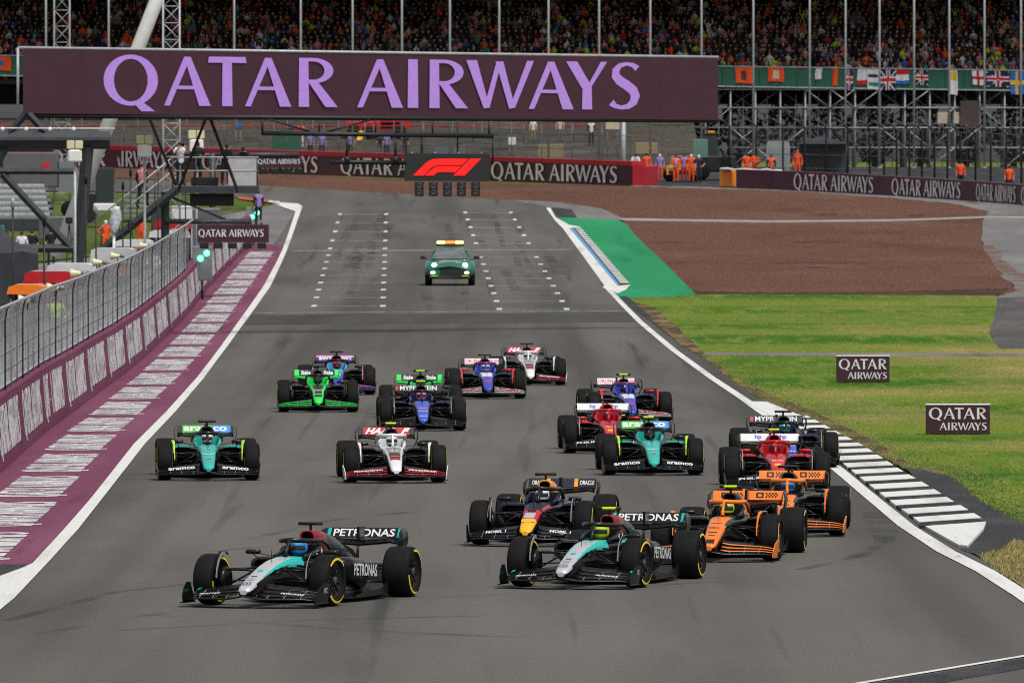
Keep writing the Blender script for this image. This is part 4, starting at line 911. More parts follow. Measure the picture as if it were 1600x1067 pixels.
LIV = {
    'merc': liv(nose='silver', nose_edge='silver', tip='silver', chassis='silver', chassis_edge='teal', airbox='dred', mirror='black', winglet_edge='grey'),
    'bull': liv(nose='red', nose_edge='red', tip='yellow', chassis='navy', chassis_edge='navy', airbox='amber', cover='navy', sidepod='navy', headrest='navy', fw1='navy', fw2='navy', fw3='black', rw_flap='navy', mirror='navy', winglet='navy', winglet_edge='grey', fw_main='navy'),
    'mcl': liv(nose='papaya', nose_edge='papaya', tip='papaya', chassis='papaya', chassis_edge='black', halo='papaya', cover='papaya', fw2='papaya', fw3='papaya', fw1='papaya', fw_end='papaya', rw_flap='papaya', rw_tip='papaya', winglet='papaya', winglet_edge='papaya', rw_end='black', sidepod='black', headrest='black'),
    'ferr': liv(nose='scar', nose_edge='red', tip='red', chassis='red', chassis_edge='red', halo='red', airbox='red', cover='red', sidepod='red', headrest='red', rw_flap='white', rw_tip='white', mirror='red', fw_main='carbon', fw1='carbon', fw2='carbon', winglet_edge='grey', winglet='carbon'),
    'will': liv(nose='blue', nose_edge='blue', tip='blue', chassis='blue', chassis_edge='dblue', airbox='black', cover='dblue', sidepod='dblue', headrest='dblue', winglet_edge='grey', winglet='carbon'),
    'aston': liv(nose='lgreen', nose_edge='lgreen', tip='lgreen', chassis='lgreen', chassis_edge='green', headrest='lgreen', cover='green', sidepod='green', airbox='black', winglet='lime', winglet_edge='lime', rw_flap='fgreen', rw_tip='black'),
    'rb': liv(nose='vblue', nose_edge='vblue', tip='vblue', chassis='white', chassis_edge='vblue', halo='vblue', headrest='vblue', cover='vblue', sidepod='dblue', airbox='black', mirror='red', winglet='scar', winglet_edge='scar', rw_flap='white', rw_tip='black', fw1='white', fw2='white', fw3='white', fw_main='carbon'),
    'haas': liv(nose='black', nose_edge='white', tip='white', chassis='grey', chassis_edge='white', halo='white', headrest='white', cover='white', airbox='black', rw_flap='red', rw_tip='black', fw1='red', fw2='red', fw3='red', fw_end='white', winglet='white', winglet_edge='white', sidepod='black'),
    'sauber': liv(nose='neon', nose_edge='neon', tip='neon', chassis='black', chassis_edge='neon', headrest='neon', cover='black', sidepod='black', fw1='neon', fw2='neon', fw3='neon', rw_flap='black', rw_tip='neon', rw_main='neon', airbox='black'),
    'alp': liv(nose='sky', nose_edge='vblue', tip='vblue', chassis='sky', chassis_edge='black', headrest='sky', cover='vblue', sidepod='black', winglet='black', winglet_edge='pink', fw1='vblue', fw2='vblue', fw3='pink', rw_flap='vblue', rw_tip='black', rw_end='black', airbox='black'),
}
def M_(k): return {'carbon': CARB, 'BLK': BLK}.get(k) or P_[k]
# lettering and trim, one mesh list per livery: (parent, name, mesh, paint)
flapN = Vector((0, FLZ0 - FLZ1, FLY1 - FLY0)).normalized(); flapV = Vector((0, FLY1 - FLY0, FLZ1 - FLZ0)).normalized()
FLH = math.hypot(FLY1 - FLY0, FLZ1 - FLZ0)
def flap_text(s_, x=0., w=.8, h=.7, bold=.02, shear=0., v=.5):
    m2 = MB(); c = Vector((x, FLY0, FLZ0)) + flapV * FLH * v; put_text(m2, s_, c, (1, 0, 0), flapV, w, FLH * h, 0, .004, bold, shear); return m2
def flap_patch(x0, x1, v0=0.04, v1=.96, lift=.002):
    m2 = MB(); n = Vector((1, 0, 0)).cross(flapV); q = lambda x, v: Vector((x, FLY0, FLZ0)) + flapV * FLH * v + n * lift
    m2.add([q(x0, v0), q(x1, v0), q(x1, v1), q(x0, v1)], [(0, 1, 2, 3)]); return m2
def nose_strip(y0, y1, ja0, jb0, ja1, jb1, n=10, off=.004):
    L_ = []
    for s_ in (0, 1):
        m2 = MB(); L_.append(m2); secs = []
        for i in range(n + 1):
            t = i / n; y = y0 + (y1 - y0) * t; a_, b_ = ja0 + (ja1 - ja0) * t, jb0 + (jb1 - jb0) * t
            row = [surf(y, a_ + (b_ - a_) * q / 4, off) for q in range(5)]
            if s_: row = [Vector((-p.x, p.y, p.z)) for p in row]
            secs.append(row)
        o_ = len(m2.v); m2.v += [tuple(p) for r_ in secs for p in r_]
        for i in range(n):
            for q in range(4): m2.f.append((o_ + i * 5 + q, o_ + i * 5 + q + 1, o_ + i * 5 + q + 6, o_ + i * 5 + q + 5)); m2.m.append(0); m2.smooth.append(True)
    return L_
def nose_print(s_, y, w, h, off=.006, bold=.02):
    m2 = MB(); q = lerp_secs(CH_T, y); q2 = lerp_secs(CH_T, y + .1); v = Vector((0, .1, q2[3] - q[3])).normalized()
    put_text(m2, s_, (0, y, q[3] + off), (1, 0, 0), v, w, h, 0, .004, bold); return m2
def nose_block(y0, y1, hw, off=.005):
    m2 = MB(); n = 6; A_ = []
    for i in range(n + 1):
        y = y0 + (y1 - y0) * i / n; z = lerp_secs(CH_T, y)[3] + off; A_ += [(-hw, y, z), (hw, y, z)]
    m2.add(A_, [(2 * i, 2 * i + 1, 2 * i + 3, 2 * i + 2) for i in range(n)]); return m2
def fw_text(s_, w=.5, h=.10, x=.52, e_=1, bold=.03):
    L_ = []
    for s2 in (-1, 1):
        m2 = MB(); L_.append(m2)
        z = zle(x) + .035 + .056 * e_ * (1 - .55 * x) + .012 * (1 - x); y = yle(x) + .17 + .12 * e_
        u = Vector((1, s2 * .16, -s2 * .075)); v = Vector((0, .13, .062 * (1 - .45 * x)))
        put_text(m2, s_, Vector((s2 * x, y + .06, z + .032)), u, v, w, h, 0, .010, bold)
    return L_
def side_text(s_, y=2.0, z=.43, w=.9, h=.13):
    m2 = MB(); m3 = MB()
    put_text(m2, s_, (.757, y, z), (0, 1, -.05), (0, 0, 1), w, h, 0, .012, .02)
    put_text(m3, s_, (-.757, y, z), (0, -1, -.05), (0, 0, 1), w, h, 0, .012, .02); return [m2, m3]
def fw_patch(x0, x1, e_=2):
    L_ = []
    for s2 in (-1, 1):
        m2 = MB(); L_.append(m2); P = []
        for x, c in ((x0, .03), (x1, .03), (x1, .14), (x0, .14)):
            z = zle(x) + .035 + .056 * e_ * (1 - .55 * x) + .012 * (1 - x); P.append((s2 * x, yle(x) + .17 + .12 * e_ + c, z + .026 + c / .155 * .062 * (1 - .45 * x)))
        m2.add(P, [(0, 1, 2, 3)])
    return L_
def end_text(s_):
    m2 = MB(); put_text(m2, s_, (1.006, -.60, .245), (0, 1, 0), (.1, 0, 1), .17, .08, 0, .012, .03); return m2
def star(y=-1.0, r=.062):
    m2 = MB(); q = lerp_secs(CH_T, y); q2 = lerp_secs(CH_T, y + .1); v = Vector((0, .1, q2[3] - q[3])).normalized(); u = Vector((1, 0, 0)); n = u.cross(v); c = Vector((0, y, q[3])) + n * .012
    ring = [[c + (u * math.cos(2 * math.pi * k / 24) + v * math.sin(2 * math.pi * k / 24)) * rr for k in range(25)] for rr in (r, r * .82)]
    vv, ff = strip2([tuple(p) for p in ring[0]], [tuple(p) for p in ring[1]]); m2.add(vv, ff)
    for k in range(3):
        t = R(90 + 120 * k); d = u * math.cos(t) + v * math.sin(t); e2 = d.cross(n)
        m2.add([c + e2 * r * .12, c - e2 * r * .12, c + d * r * .86], [(0, 1, 2)])
    return m2
def okx(x):
    m2 = MB(); n = Vector((1, 0, 0)).cross(flapV); q = lambda a_, b_: Vector((x + a_, FLY0, FLZ0)) + flapV * FLH * b_ + n * .004
    def rc(a0, a1, b0, b1): m2.add([q(a0, b0), q(a1, b0), q(a1, b1), q(a0, b1)], [(0, 1, 2, 3)])
    rc(-.17, -.14, .2, .8); rc(-.08, -.05, .2, .8); rc(-.14, -.08, .2, .34); rc(-.14, -.08, .66, .8)
    for k in range(8):
        for r_ in range(3):
            if (k + r_) % 2 == 0: rc(-.02 + k * .025, .005 + k * .025, .2 + r_ * .2, .4 + r_ * .2)
    return m2
LET = {
    'merc': [('rear_wing', 'lettering', flap_text('PETRONAS', 0, .92, .74), 'white'), ('rear_wing', 'wing_tip_stripe', flap_patch(.50, .55), 'teal'), ('rear_wing', 'wing_tip_stripe', flap_patch(-.55, -.50), 'teal'), (None, 'emblem', star(), 'black'), (None, 'sponsor_mark', nose_block(-.86, -.845, .05), 'grey'), (None, 'sponsor_mark', nose_block(-.80, -.785, .06), 'grey'), (None, 'sponsor_mark', nose_block(-.70, -.67, .04), 'black'), (None, 'sponsor_mark', nose_block(-.46, -.36, .035), 'teal'), (None, 'lettering', side_text('PETRONAS', 2.0, .44, 1.05, .17), 'white'), ('front_wing', 'wing_square', fw_patch(.86, .93), 'teal'), ('front_wing', 'lettering', end_text('IWC'), 'silver'), (None, 'nose_stripe', nose_strip(-.62, .86, 1.5, 2.3, .3, 4.2), 'teal'), (None, 'nose_flank', nose_strip(-.9, .3, -1.5, 1.6, -1.5, .6, off=.002), 'black'), ('front_wing', 'lettering', fw_text('PETRONAS', .32, .05, .6, 0), 'white')],
    'bull': [(None, 'nose_panel', nose_block(-.62, -.32, .085), 'silver'), (None, 'nose_panel', nose_block(-.20, -.02, .07), 'navy'), (None, 'nose_panel', nose_block(-.82, -.66, .105, .004), 'yellow'), (None, 'shoulder_stripe', nose_strip(.0, .75, .8, 2.6, .8, 2.6), 'red'), ('rear_wing', 'wing_stripe', flap_patch(.20, .26), 'amber'), ('rear_wing', 'wing_stripe', flap_patch(-.26, -.20), 'amber'), ('rear_wing', 'lettering', flap_text('ORACLE', -.39, .22, .5), 'white'), ('rear_wing', 'lettering', flap_text('ORACLE', .41, .24, .5), 'white'), ('front_wing', 'lettering', fw_text('MOBIL 1', .34, .11), 'white')],
    'mcl': [('rear_wing', 'lettering', okx(-.26), 'black'), ('rear_wing', 'lettering', okx(.30), 'black'), (None, 'nose_panel', nose_block(-1.10, -.95, .07), 'black'), (None, 'sponsor_mark', nose_block(-.62, -.58, .07), 'black'), (None, 'sponsor_mark', nose_block(-.78, -.75, .05), 'dblue'), (None, 'sponsor_mark', nose_block(-.1, -.07, .09), 'black'), (None, 'lettering', nose_print('DELL', -.35, .17, .10), 'black')],
    'ferr': [('rear_wing', 'lettering', flap_text('hp', -.22, .13, .75, .03), 'blue'), ('rear_wing', 'lettering', flap_text('hp', .26, .13, .75, .03), 'blue'), ('front_wing', 'lettering', fw_text('PHILIP', .42, .10), 'white'), (None, 'nose_panel', nose_block(-.55, -.40, .06), 'yellow'), (None, 'lettering', nose_print('Shell', -.2, .2, .09), 'white')],
    'will': [('rear_wing', 'lettering', flap_text('MYPROTEIN', 0, .86, .72), 'white'), ('rear_wing', 'wing_stripe', flap_patch(-.53, -.47, .2, .8), 'scar'), (None, 'nose_panel', nose_block(-.42, -.34, .09), 'papaya'), (None, 'lettering', nose_print('GULF', -.62, .2, .07), 'white'), (None, 'lettering', nose_print('KRAKEN', -.98, .18, .06), 'white')],
    'aston': [('rear_wing', 'wing_patch', flap_patch(.12, .50), 'cobalt'), ('rear_wing', 'lettering', flap_text('aramco', 0, .86, .62, .03), 'white'), ('front_wing', 'lettering', fw_text('aramco', .52, .13), 'white'), (None, 'nose_panel', nose_block(-.76, -.70, .05), 'scar'), (None, 'lettering', nose_print('aramco', -.42, .22, .07), 'white'), (None, 'lettering', nose_print('14', .05, .14, .10), 'white')],
    'rb': [('rear_wing', 'lettering', flap_text('ORLEN', -.25, .36, .62), 'scar'), ('rear_wing', 'lettering', flap_text('ORLEN', .30, .30, .62), 'scar'), ('front_wing', 'lettering', fw_text('ORLEN', .55, .12), 'scar'), (None, 'nose_panel', nose_block(-.70, -.58, .07), 'scar'), ('halo_trim', 'halo_trim', None, 'scar')],
    'haas': [('rear_wing', 'lettering', flap_text('HAAS', -.12, .60, .86, .04, .45), 'white'), ('rear_wing', 'lettering', flap_text('F', .38, .20, .8, .05, .5), 'white'), ('front_wing', 'lettering', fw_text('MoneyGram', .55, .12), 'white'), (None, 'nose_panel', nose_block(-.60, -.48, .085), 'red'), (None, 'nose_panel', nose_block(-.42, -.36, .085), 'grey'), (None, 'nose_panel', nose_block(-.30, -.24, .085), 'red'), (None, 'lettering', nose_print('27', .02, .20, .13), 'white')],
    'sauber': [('rear_wing', 'lettering', flap_text('Stake', -.28, .24, .75, .03, .2), 'white'), ('rear_wing', 'lettering', flap_text('Stake', .28, .24, .75, .03, .2), 'white'), (None, 'nose_panel', nose_block(-.85, .35, .085), 'black'), (None, 'lettering', nose_print('KICK', -.3, .15, .12), 'white'), (None, 'lettering', nose_print('Stake', -.65, .14, .1), 'white')],
    'alp': [('rear_wing', 'wing_patch', flap_patch(-.50, .50, .62, .96), 'pink'), ('rear_wing', 'lettering', flap_text('BWT', -.25, .34, .55, .04, 0, .4), 'white'), ('rear_wing', 'lettering', flap_text('BWT', .30, .30, .55, .04, 0, .4), 'white'), (None, 'nose_panel', nose_block(-.7, -.5, .07), 'vblue')],
}
_tp = [(x, y, z + .0365) for x, y, z in pts[4:-4]]
for L in LET.values():
    for i, q in enumerate(L):
        if q[0] == 'halo_trim': m2 = MB(); m2.tube(_tp, .030, 6, flat=.4); L[i] = (None, 'halo_trim', m2, q[3])
LETM = {k: [(p, n, m3.mesh(n), c) for p, n, m2, c in L for m3 in (m2 if isinstance(m2, list) else [m2])] for k, L in LET.items()}
def racing_car(team, px, py, th, label, tcam, helm, hlabel, number=None):
    X, Y = G(px, py); z = gz(Y); lv = dict(LIV[team]); lv['tcam'] = tcam
    car = empty('racing_car', (X, Y, z), -R(th)); tag(car, label, 'racing car', 'racing cars on the track')
    grp = {n: empty(n, (0, 0, 0), 0, car) for n in ('front_wing', 'rear_wing')}
    for n, par, me, slots, key in PROTO:
        link(n, me, [M_(lv[s_]) for s_ in slots], grp[par] if par else car)
    for par, n, me, c in LETM[team]:
        link(n, me, M_(c), grp[par] if par else car)
    for (x, y, ft, steer) in ((-.8475, 0, 1, 1), (.8475, 0, 1, 1), (-.7975, 3.6, 0, 0), (.7975, 3.6, 0, 0)):
        w = empty('wheel', (x, y, .36), -R(th * .35) if steer else 0, car)
        rx = random.uniform(0, 6.28)
        link('tyre', FT if ft else RT, [TREAD, SIDEW], w); link('rim', FRM if ft else RRM, [RIMD, HUB, LIP], w, (0, 0, 0), (rx, 0, 0)); link('sidewall_marking', FBD if ft else RBD, YEL, w, (0, 0, 0), (rx, 0, 0))
    suit = CL[{'merc': 'black', 'bull': 'navy', 'mcl': 'orange', 'ferr': 'red', 'will': 'navy', 'aston': 'teal', 'rb': 'white', 'haas': 'white', 'sauber': 'black', 'alp': 'blue'}[team]]
    d = link('person', DRV, [suit] * 4 + [HAIR, suit, suit], None, (X, Y, z), (0, 0, -R(th))); tag(d, hlabel, 'driver', 'drivers in the racing cars')
    h = link('helmet', HEL, [M_(helm[0]), P_['chrome'], M_(helm[1]), M_(helm[2])], d)
    return car
random.seed(11)
CARS = [
    ('merc', 421, 946, 17, 'leading black racing car with silver nose, teal stripe and black camera pod', 'black', ('cobalt', 'sky', 'cobalt'), 'driver in bright blue helmet in the leading silver-nosed car'),
    ('merc', 906, 917, 14, 'black racing car with silver nose and lime camera pod, behind the leader', 'lime', ('lime', 'lime', 'lime'), 'driver in lime yellow helmet in the second silver-nosed car'),
    ('bull', 833, 851, 6.5, 'navy racing car with yellow nose tip, red stripes and amber air intake', 'black', ('white', 'navy', 'navy'), 'driver in white and navy helmet in the yellow-nosed navy car'),
    ('mcl', 1121, 875, 7.5, 'papaya orange racing car with lime camera pod, nearer of the orange pair', 'lime', ('lime', 'black', 'black'), 'driver in lime and black helmet in the nearer orange car'),
    ('mcl', 1228, 836, 2.8, 'papaya orange racing car with black camera pod, farther of the orange pair', 'black', ('cobalt', 'red', 'dblue'), 'driver in blue and red helmet in the farther orange car'),
    ('ferr', 1214, 765, -.5, 'red racing car with white rear wing directly behind the farther orange car', 'lime', ('red', 'yellow', 'scar'), 'driver in red and yellow helmet in the red car behind the orange pair'),
    ('will', 1232, 730, -2, 'dark blue racing car running beside the black and white kerb', 'black', ('teal', 'white', 'navy'), 'driver in teal helmet in the blue car beside the kerb'),
    ('aston', 1019, 741, -1.5, 'green racing car with lime camera pod in front of the red and blue pair', 'lime', ('black', 'grey', 'black'), 'driver in black helmet in the green car with lime camera pod'),
    ('ferr', 953, 707, -1.5, 'red racing car half hidden behind the green car with lime camera pod', 'black', ('red', 'white', 'scar'), 'driver in red and white helmet in the red car behind the green one'),
    ('rb', 983, 659, -3.6, 'blue, white and red racing car with lime camera pod, right of centre', 'lime', ('dblue', 'white', 'red'), 'driver in dark blue helmet in the blue and white car with lime camera pod'),
    ('haas', 616, 753, -2.7, 'white, black and red racing car with lime camera pod near track centre', 'lime', ('white', 'grey', 'black'), 'driver in pale grey helmet in the nearer white and red car'),
    ('aston', 325, 749, -2.3, 'green racing car with black camera pod alone beside the left edge line', 'black', ('white', 'dblue', 'red'), 'driver in white, blue and red helmet in the leftmost green car'),
    ('will', 660, 672, -1.7, 'blue racing car with lime camera pod following the white and red car', 'lime', ('pink', 'navy', 'white'), 'driver in pink and navy helmet in the blue car at track centre'),
    ('sauber', 658, 652, -1, 'black and neon green racing car mostly hidden behind the central blue car', 'lime', ('black', 'sky', 'black'), 'driver in black and blue helmet hidden behind the central blue car'),
    ('sauber', 497, 643, -1.4, 'neon green racing car with black camera pod at the left of the pack', 'black', ('black', 'white', 'black'), 'driver in black and white helmet in the left neon green car'),
    ('alp', 527.5, 616, -1.8, 'pink and blue racing car behind the left neon green car', 'black', ('scar', 'sky', 'dblue'), 'driver in red helmet in the pink and blue car'),
    ('rb', 761, 622, -2, 'blue, white and red racing car with black camera pod near the back', 'black', ('white', 'red', 'dblue'), 'driver in white helmet in the rearward blue and white car'),
    ('haas', 827, 601, -2, 'white and red racing car with black camera pod, last of the pack', 'black', ('white', 'red', 'white'), 'driver in white and red helmet in the last racing car'),
]
for c in CARS: racing_car(*c)
# ------------------------------------------------------------------ medical car
def car_part(par, mb, name, m): return build(mb, name, m, par)
X, Y = G(703, 446); mc = empty('medical_car', (X, Y, gz(Y)), 0); mc.scale = (1.05, .97, .97); tag(mc, 'teal green estate car with lit orange roof lights and headlamps behind the pack', 'car')
CG = paint('medical green', '14695e'); GLASS = mat('car glass', (.03, .04, .045), .08, 0, .1, 3, 0, spec=.8)
DK = mat('dark trim', (.012, .016, .014), .5); LIM = paint('lime accent', 'b4dc1e')
BD = [(-.97, .62, .40, .72, 3), (-.92, .80, .36, .82, 3), (-.75, .92, .33, .92, 3.2), (-.3, .98, .32, 1.00, 3.4), (.5, 1.0, .32, 1.07, 3.6), (1.2, .985, .32, 1.10, 5), (3.2, .98, .32, 1.12, 5), (3.9, .92, .40, 1.10, 5), (4.05, .80, .5, 1.0, 5)]
mb = MB(); mb.loft([sec(q[0], q[1], q[2], q[3], q[4], 28) for q in BD], 0); car_part(mc, mb, 'body', CG)
CBN = [(.42, .74, 1.0, 1.06, 4), (.95, .74, .98, 1.36, 4), (1.40, .70, .98, 1.58, 4), (2.2, .69, .98, 1.66, 4), (3.2, .66, 1.0, 1.58, 4), (3.8, .62, 1.0, 1.2, 4)]
mb = MB(); mb.loft([sec(q[0], q[1], q[2], q[3], q[4], 28, .20) for q in CBN], 0); car_part(mc, mb, 'cabin', CG)
mb = MB(); mb.add([(-.70, .50, 1.08), (.70, .50, 1.08), (.49, 1.34, 1.53), (-.49, 1.34, 1.53)], [(0, 1, 2, 3)]); mb.v = [(x, y - .06, z + .04) for x, y, z in mb.v]; car_part(mc, mb, 'windscreen', mat('windscreen reflection tint', (.13, .145, .15), .12, 0, .35, 2, 0, spec=.6))  # reflected grey is put into the windscreen's base colour
for s_ in (-1, 1):
    mb = MB(); mb.add([(s_ * .79, 1.0, 1.12), (s_ * .78, 3.2, 1.12), (s_ * .60, 3.0, 1.52), (s_ * .60, 1.45, 1.52)], [(0, 1, 2, 3)]); mb.v = [(x + s_ * .035, y, z) for x, y, z in mb.v]; car_part(mc, mb, 'side_window', GLASS)
mb = MB(); g = [(-.80, .40), (-.84, .60), (-.62, .70), (-.40, .77), (0, .82), (.40, .77), (.62, .70), (.84, .60), (.80, .40), (.4, .34), (-.4, .34)]
mb.loft([[(x, -1.03 + .12 * x * x, z) for x, z in g], [(x * .96, -.78, z) for x, z in g]], 0, True, True, False); car_part(mc, mb, 'grille', DK)
mb = MB(); mb.bevbox(-.80, .80, -.95, -.80, .28, .38, .03); car_part(mc, mb, 'splitter', DK)
for s_ in (-1, 1):
    mb = MB(); mb.lathe([(0, 0), (-.015, .05), (-.01, .085), (.03, .095), (.06, .09)], 'Y', 20); hl = build(mb, 'headlight', mat('lit headlamp', (.9, .9, .8), .2, emit=((1, .95, .75), 5)), mc, (s_ * .60, -.86, .86))
    mb = MB(); mb.bevbox(-.08, .08, -.02, .04, -.038, .038, .015); build(mb, 'fog_light', mat('lit fog lamp', (.9, .9, .8), .2, emit=((1, .98, .85), 5)), mc, (s_ * .66, -1.0, .55))
    mb = MB(); mb.bevbox(-.14, .14, -.03, .05, -.02, .02, .012); build(mb, 'accent_strip', LIM, mc, (s_ * .60, -1.01, .40))
    mb = MB(); mb.loft([sec(0, .05, -.05, .05, 3, 12), sec(.03, .12, -.075, .075, 3, 12), sec(.10, .12, -.07, .07, 3, 12)], 0); mb.tube([(-s_ * .08, .06, -.05), (-s_ * .22, .06, -.10)], .02, 6); build(mb, 'mirror', DK, mc, (s_ * 1.04, .62, 1.17))
    for y in (0, 2.95):
        w = empty('wheel', (s_ * .84, y, .37), 0, mc); m2 = MB(); m2.lathe([(-.12, .25), (-.13, .33), (-.10, .37), (.10, .37), (.13, .33), (.12, .25)], 'X', 28); link('tyre', fixn(m2.mesh('tyre')), TREAD, w)
        m2 = MB(); m2.lathe([(-.10, .25), (-.06, .10), (-.06, 0)], 'X', 20); m2.lathe([(.10, .25), (.06, .10), (.06, 0)], 'X', 20); link('rim', fixn(m2.mesh('rim')), HUB, w)
mb = MB(); mb.bevbox(-.54, .54, 1.6, 1.85, 1.64, 1.74, .02); lb = car_part(mc, mb, 'light_bar', DK)
for x0, x1, e_ in ((-.52, -.20, 16), (-.185, .185, 3), (.20, .52, 16)):
    mb = MB(); mb.bevbox(x0, x1, 1.58, 1.87, 1.745, 1.86, .03); build(mb, 'beacon_lens', mat('lit amber lens %d' % e_, (.8, .3, .05), .3, emit=((1, .45, .10) if e_ > 5 else (1, .2, .02), e_ * .3)), lb)
mb = MB(); put_text(mb, 'MEDICAL', (0, -.35, 1.03), (1, 0, 0), (0, 1, .10), .55, .30); car_part(mc, mb, 'lettering', WPAINT)
# ------------------------------------------------------------------ start gantry with the big sign
DL, DR_ = 371.0, 383.0
def gp(px, py, dy=0.):
    D = DL + (DR_ - DL) * (px - 36) / (1122 - 36) + dy; return at(px, py, D)
SIGNM = mat('plum display panel', '3a1a2a', .45, 0, .08, 1.5, emit=('2a0d1b', .22)); LILAC = mat('lilac display lettering', 'a583c6', .6, 0, .08, 9, emit=('a06ad0', .16), spec=.1)
gan = empty('start_gantry', tuple(gp(36, 178)[:2]) + (gz(DL),)); tag(gan, 'overhead start gantry with wide plum airline sign in lilac letters', 'gantry')
def gl(mb, name, m, fix=True): return lmesh(mb, name, m, gan, fix)
NP = 12
for k in range(NP):
    pa, pb = 36 + (1122 - 36) * k / NP + .1, 36 + (1122 - 36) * (k + 1) / NP - .1
    tp = lambda p: 76.5 + (91.5 - 76.5) * (p - 36) / 1086; bt = lambda p: 177.5 + (188 - 177.5) * (p - 36) / 1086
    mb = MB(); f = [gp(pa, bt(pa)), gp(pb, bt(pb)), gp(pb, tp(pb)), gp(pa, tp(pa))]; b_ = [p + Vector((0, .35, 0)) for p in f]
    mb.loft([f, b_], 0, True, True, False); gl(mb, 'display_panel', SIGNM)
mb = MB(); mb.tube([gp(28, 75, .1), gp(1122, 90, .1)], .05, 8); mb.tube([gp(28, 75, .5), gp(1122, 90, .5)], .05, 8); gl(mb, 'top_rail', LSTEEL)
mb = MB(); mb.tube([gp(28, 75, .1), gp(28, 172, .1)], .05, 6); gl(mb, 'end_rail', LSTEEL)
mb = MB(); mb.tube([gp(36, 181, .15), gp(1122, 189, .15)], .09, 6); gl(mb, 'bottom_chord', BSTEEL)
o0, o1 = gp(162, 164.5), gp(1000, 172.2); u = (o1 - o0); hcap = 77 / F * ((o0.y + o1.y) / 2)
mb = MB(); wordmark(mb, (0, 0, 0), (1, 0, 0), (0, 0, 1), 1.0, lift=.004); vv = []
for x_, y_, z_ in mb.v:
    p = o0 + u * (x_ / W1LEN); hc = (78.5 - 3.5 * x_ / W1LEN) / F * p.y; vv.append((p.x, p.y - .006 + y_, p.z + z_ * hc))
mb.v = vv; gl(mb, 'lettering', LILAC, False)
# hanging frame, lights board
for a_, b_, r_ in (((410, 187), (410, 210), .05), ((499, 188), (499, 209), .035), ((587, 188), (587, 210), .035), ((676, 189), (676, 211), .035), ((764, 190), (764, 212), .035), ((410, 208.5), (770, 213), .085), ((418, 186), (484, 206), .035), ((512, 206), (578, 188), .035), ((542, 213), (542, 250), .045), ((618, 214), (618, 250), .045), ((659, 213), (659, 240), .035), ((715, 188), (715, 240), .03), ((770, 213), (770, 258), .03), ((514, 253.5), (634, 254.5), .085)):
    mb = MB(); mb.tube([gp(*a_, -.25), gp(*b_, -.25)], r_, 6); gl(mb, 'hanger' if abs(a_[0] - b_[0]) < 3 else 'frame_tube', BSTEEL)
for px in (542, 618):
    mb = MB(); mb.lathe([(-.12, 0), (-.10, .10), (.10, .10), (.12, 0)], 'Z', 10); o = build(mb, 'clamp', BSTEEL); p = gp(px, 250, -.3); o.location = p; o.parent = gan; o.matrix_parent_inverse = gan.matrix_basis.inverted()
lbm = MB(); f = [gp(632, 283, -.3), gp(765, 284, -.3), gp(765, 241, -.3), gp(632, 240, -.3)]; lbm.loft([f, [p + Vector((0, .3, 0)) for p in f]], 0, True, True, False); lbo = gl(lbm, 'light_board', mat('black board', (.016, .016, .02), .5))
REDL = mat('red display emblem', 'f01414', .4, 0, .05, 4, emit=('f01010', .7))
def ep(zx, zy):     # emblem outline in board pixels
    return gp(380 + zx / 3.81, 170 + zy / 3.81, -.32)
mb = MB()
mb.poly([ep(*p) for p in ((1012, 398), (1092, 320), (1125, 303), (1165, 299), (1338, 299), (1300, 338), (1150, 338), (1118, 352), (1075, 398))])
mb.poly([ep(*p) for p in ((1084, 398), (1124, 360), (1152, 345), (1294, 345), (1262, 378), (1165, 378), (1148, 384), (1134, 398))])
mb.poly([ep(*p) for p in ((1350, 299), (1414, 299), (1318, 398), (1252, 398))])
mb.v = [tuple(Vector(p) + Vector((0, -.02, 0))) for p in mb.v]; gl(mb, 'emblem', REDL)
for k in range(5):
    px = 655 + k * 22; mb = MB(); f = [gp(px - 7, 307, -.3), gp(px + 7, 307, -.3), gp(px + 7, 285, -.3), gp(px - 7, 285, -.3)]; mb.loft([f, [p + Vector((0, .22, 0)) for p in f]], 0, True, True, False); lx = gl(mb, 'light_box', BSTEEL)
    for dy in (291, 301):
        mb = MB(); mb.lathe([(0, 0), (-.02, .08), (-.02, .10), (.02, .10)], 'Y', 14); o = build(mb, 'lamp_housing', mat('lamp shell', (.04, .04, .042), .4)); p = gp(px, dy, -.32); o.location = p; o.parent = gan; o.matrix_parent_inverse = gan.matrix_basis.inverted()
    if k < 4:
        mb = MB(); mb.tube([gp(644 + k * 36, 238, -.3), gp(644 + k * 36, 240.5, -.3)], .025, 6); gl(mb, 'lamp_pip', LSTEEL)
# support leg on the pit side (dark steel frame), joined to the gantry
def gt(name, a_, b_, r_, m=DSTEEL, D0=371.0, n=4):
    mb = MB(); mb.tube([at(*a_, D0), at(*b_, D0)], r_, n, sm=False); return gl(mb, name, m)
gt('beam', (-60, 219), (172, 219), .30); gt('beam', (-60, 268), (118, 268), .10); gt('column', (137, 230), (116, 470), .20)
gt('brace', (40, 178), (10, 215), .12); gt('brace', (44, 178), (70, 206), .12); gt('brace', (8, 232), (-30, 300), .14); gt('brace', (4, 272), (115, 392), .12); gt('brace', (-20, 388), (118, 388), .14)
gt('brace', (232, 180), (275, 290), .055, BSTEEL, 376, 6); gt('brace', (322, 184), (278, 300), .055, BSTEEL, 376, 6); gt('brace', (328, 184), (372, 300), .06, BSTEEL, 376, 6)
gt('lamp_rail', (-60, 200.5), (180, 201.5), .035, LSTEEL, 370.6, 6)
for px in (4, 41, 78, 115):
    mb = MB(); mb.lathe([(-.03, 0), (-.03, .06), (.03, .075), (.05, .0)], 'Y', 12); o = build(mb, 'rail_lamp', WPAINT); o.location = at(px, 202, 370.4); o.parent = gan; o.matrix_parent_inverse = gan.matrix_basis.inverted()
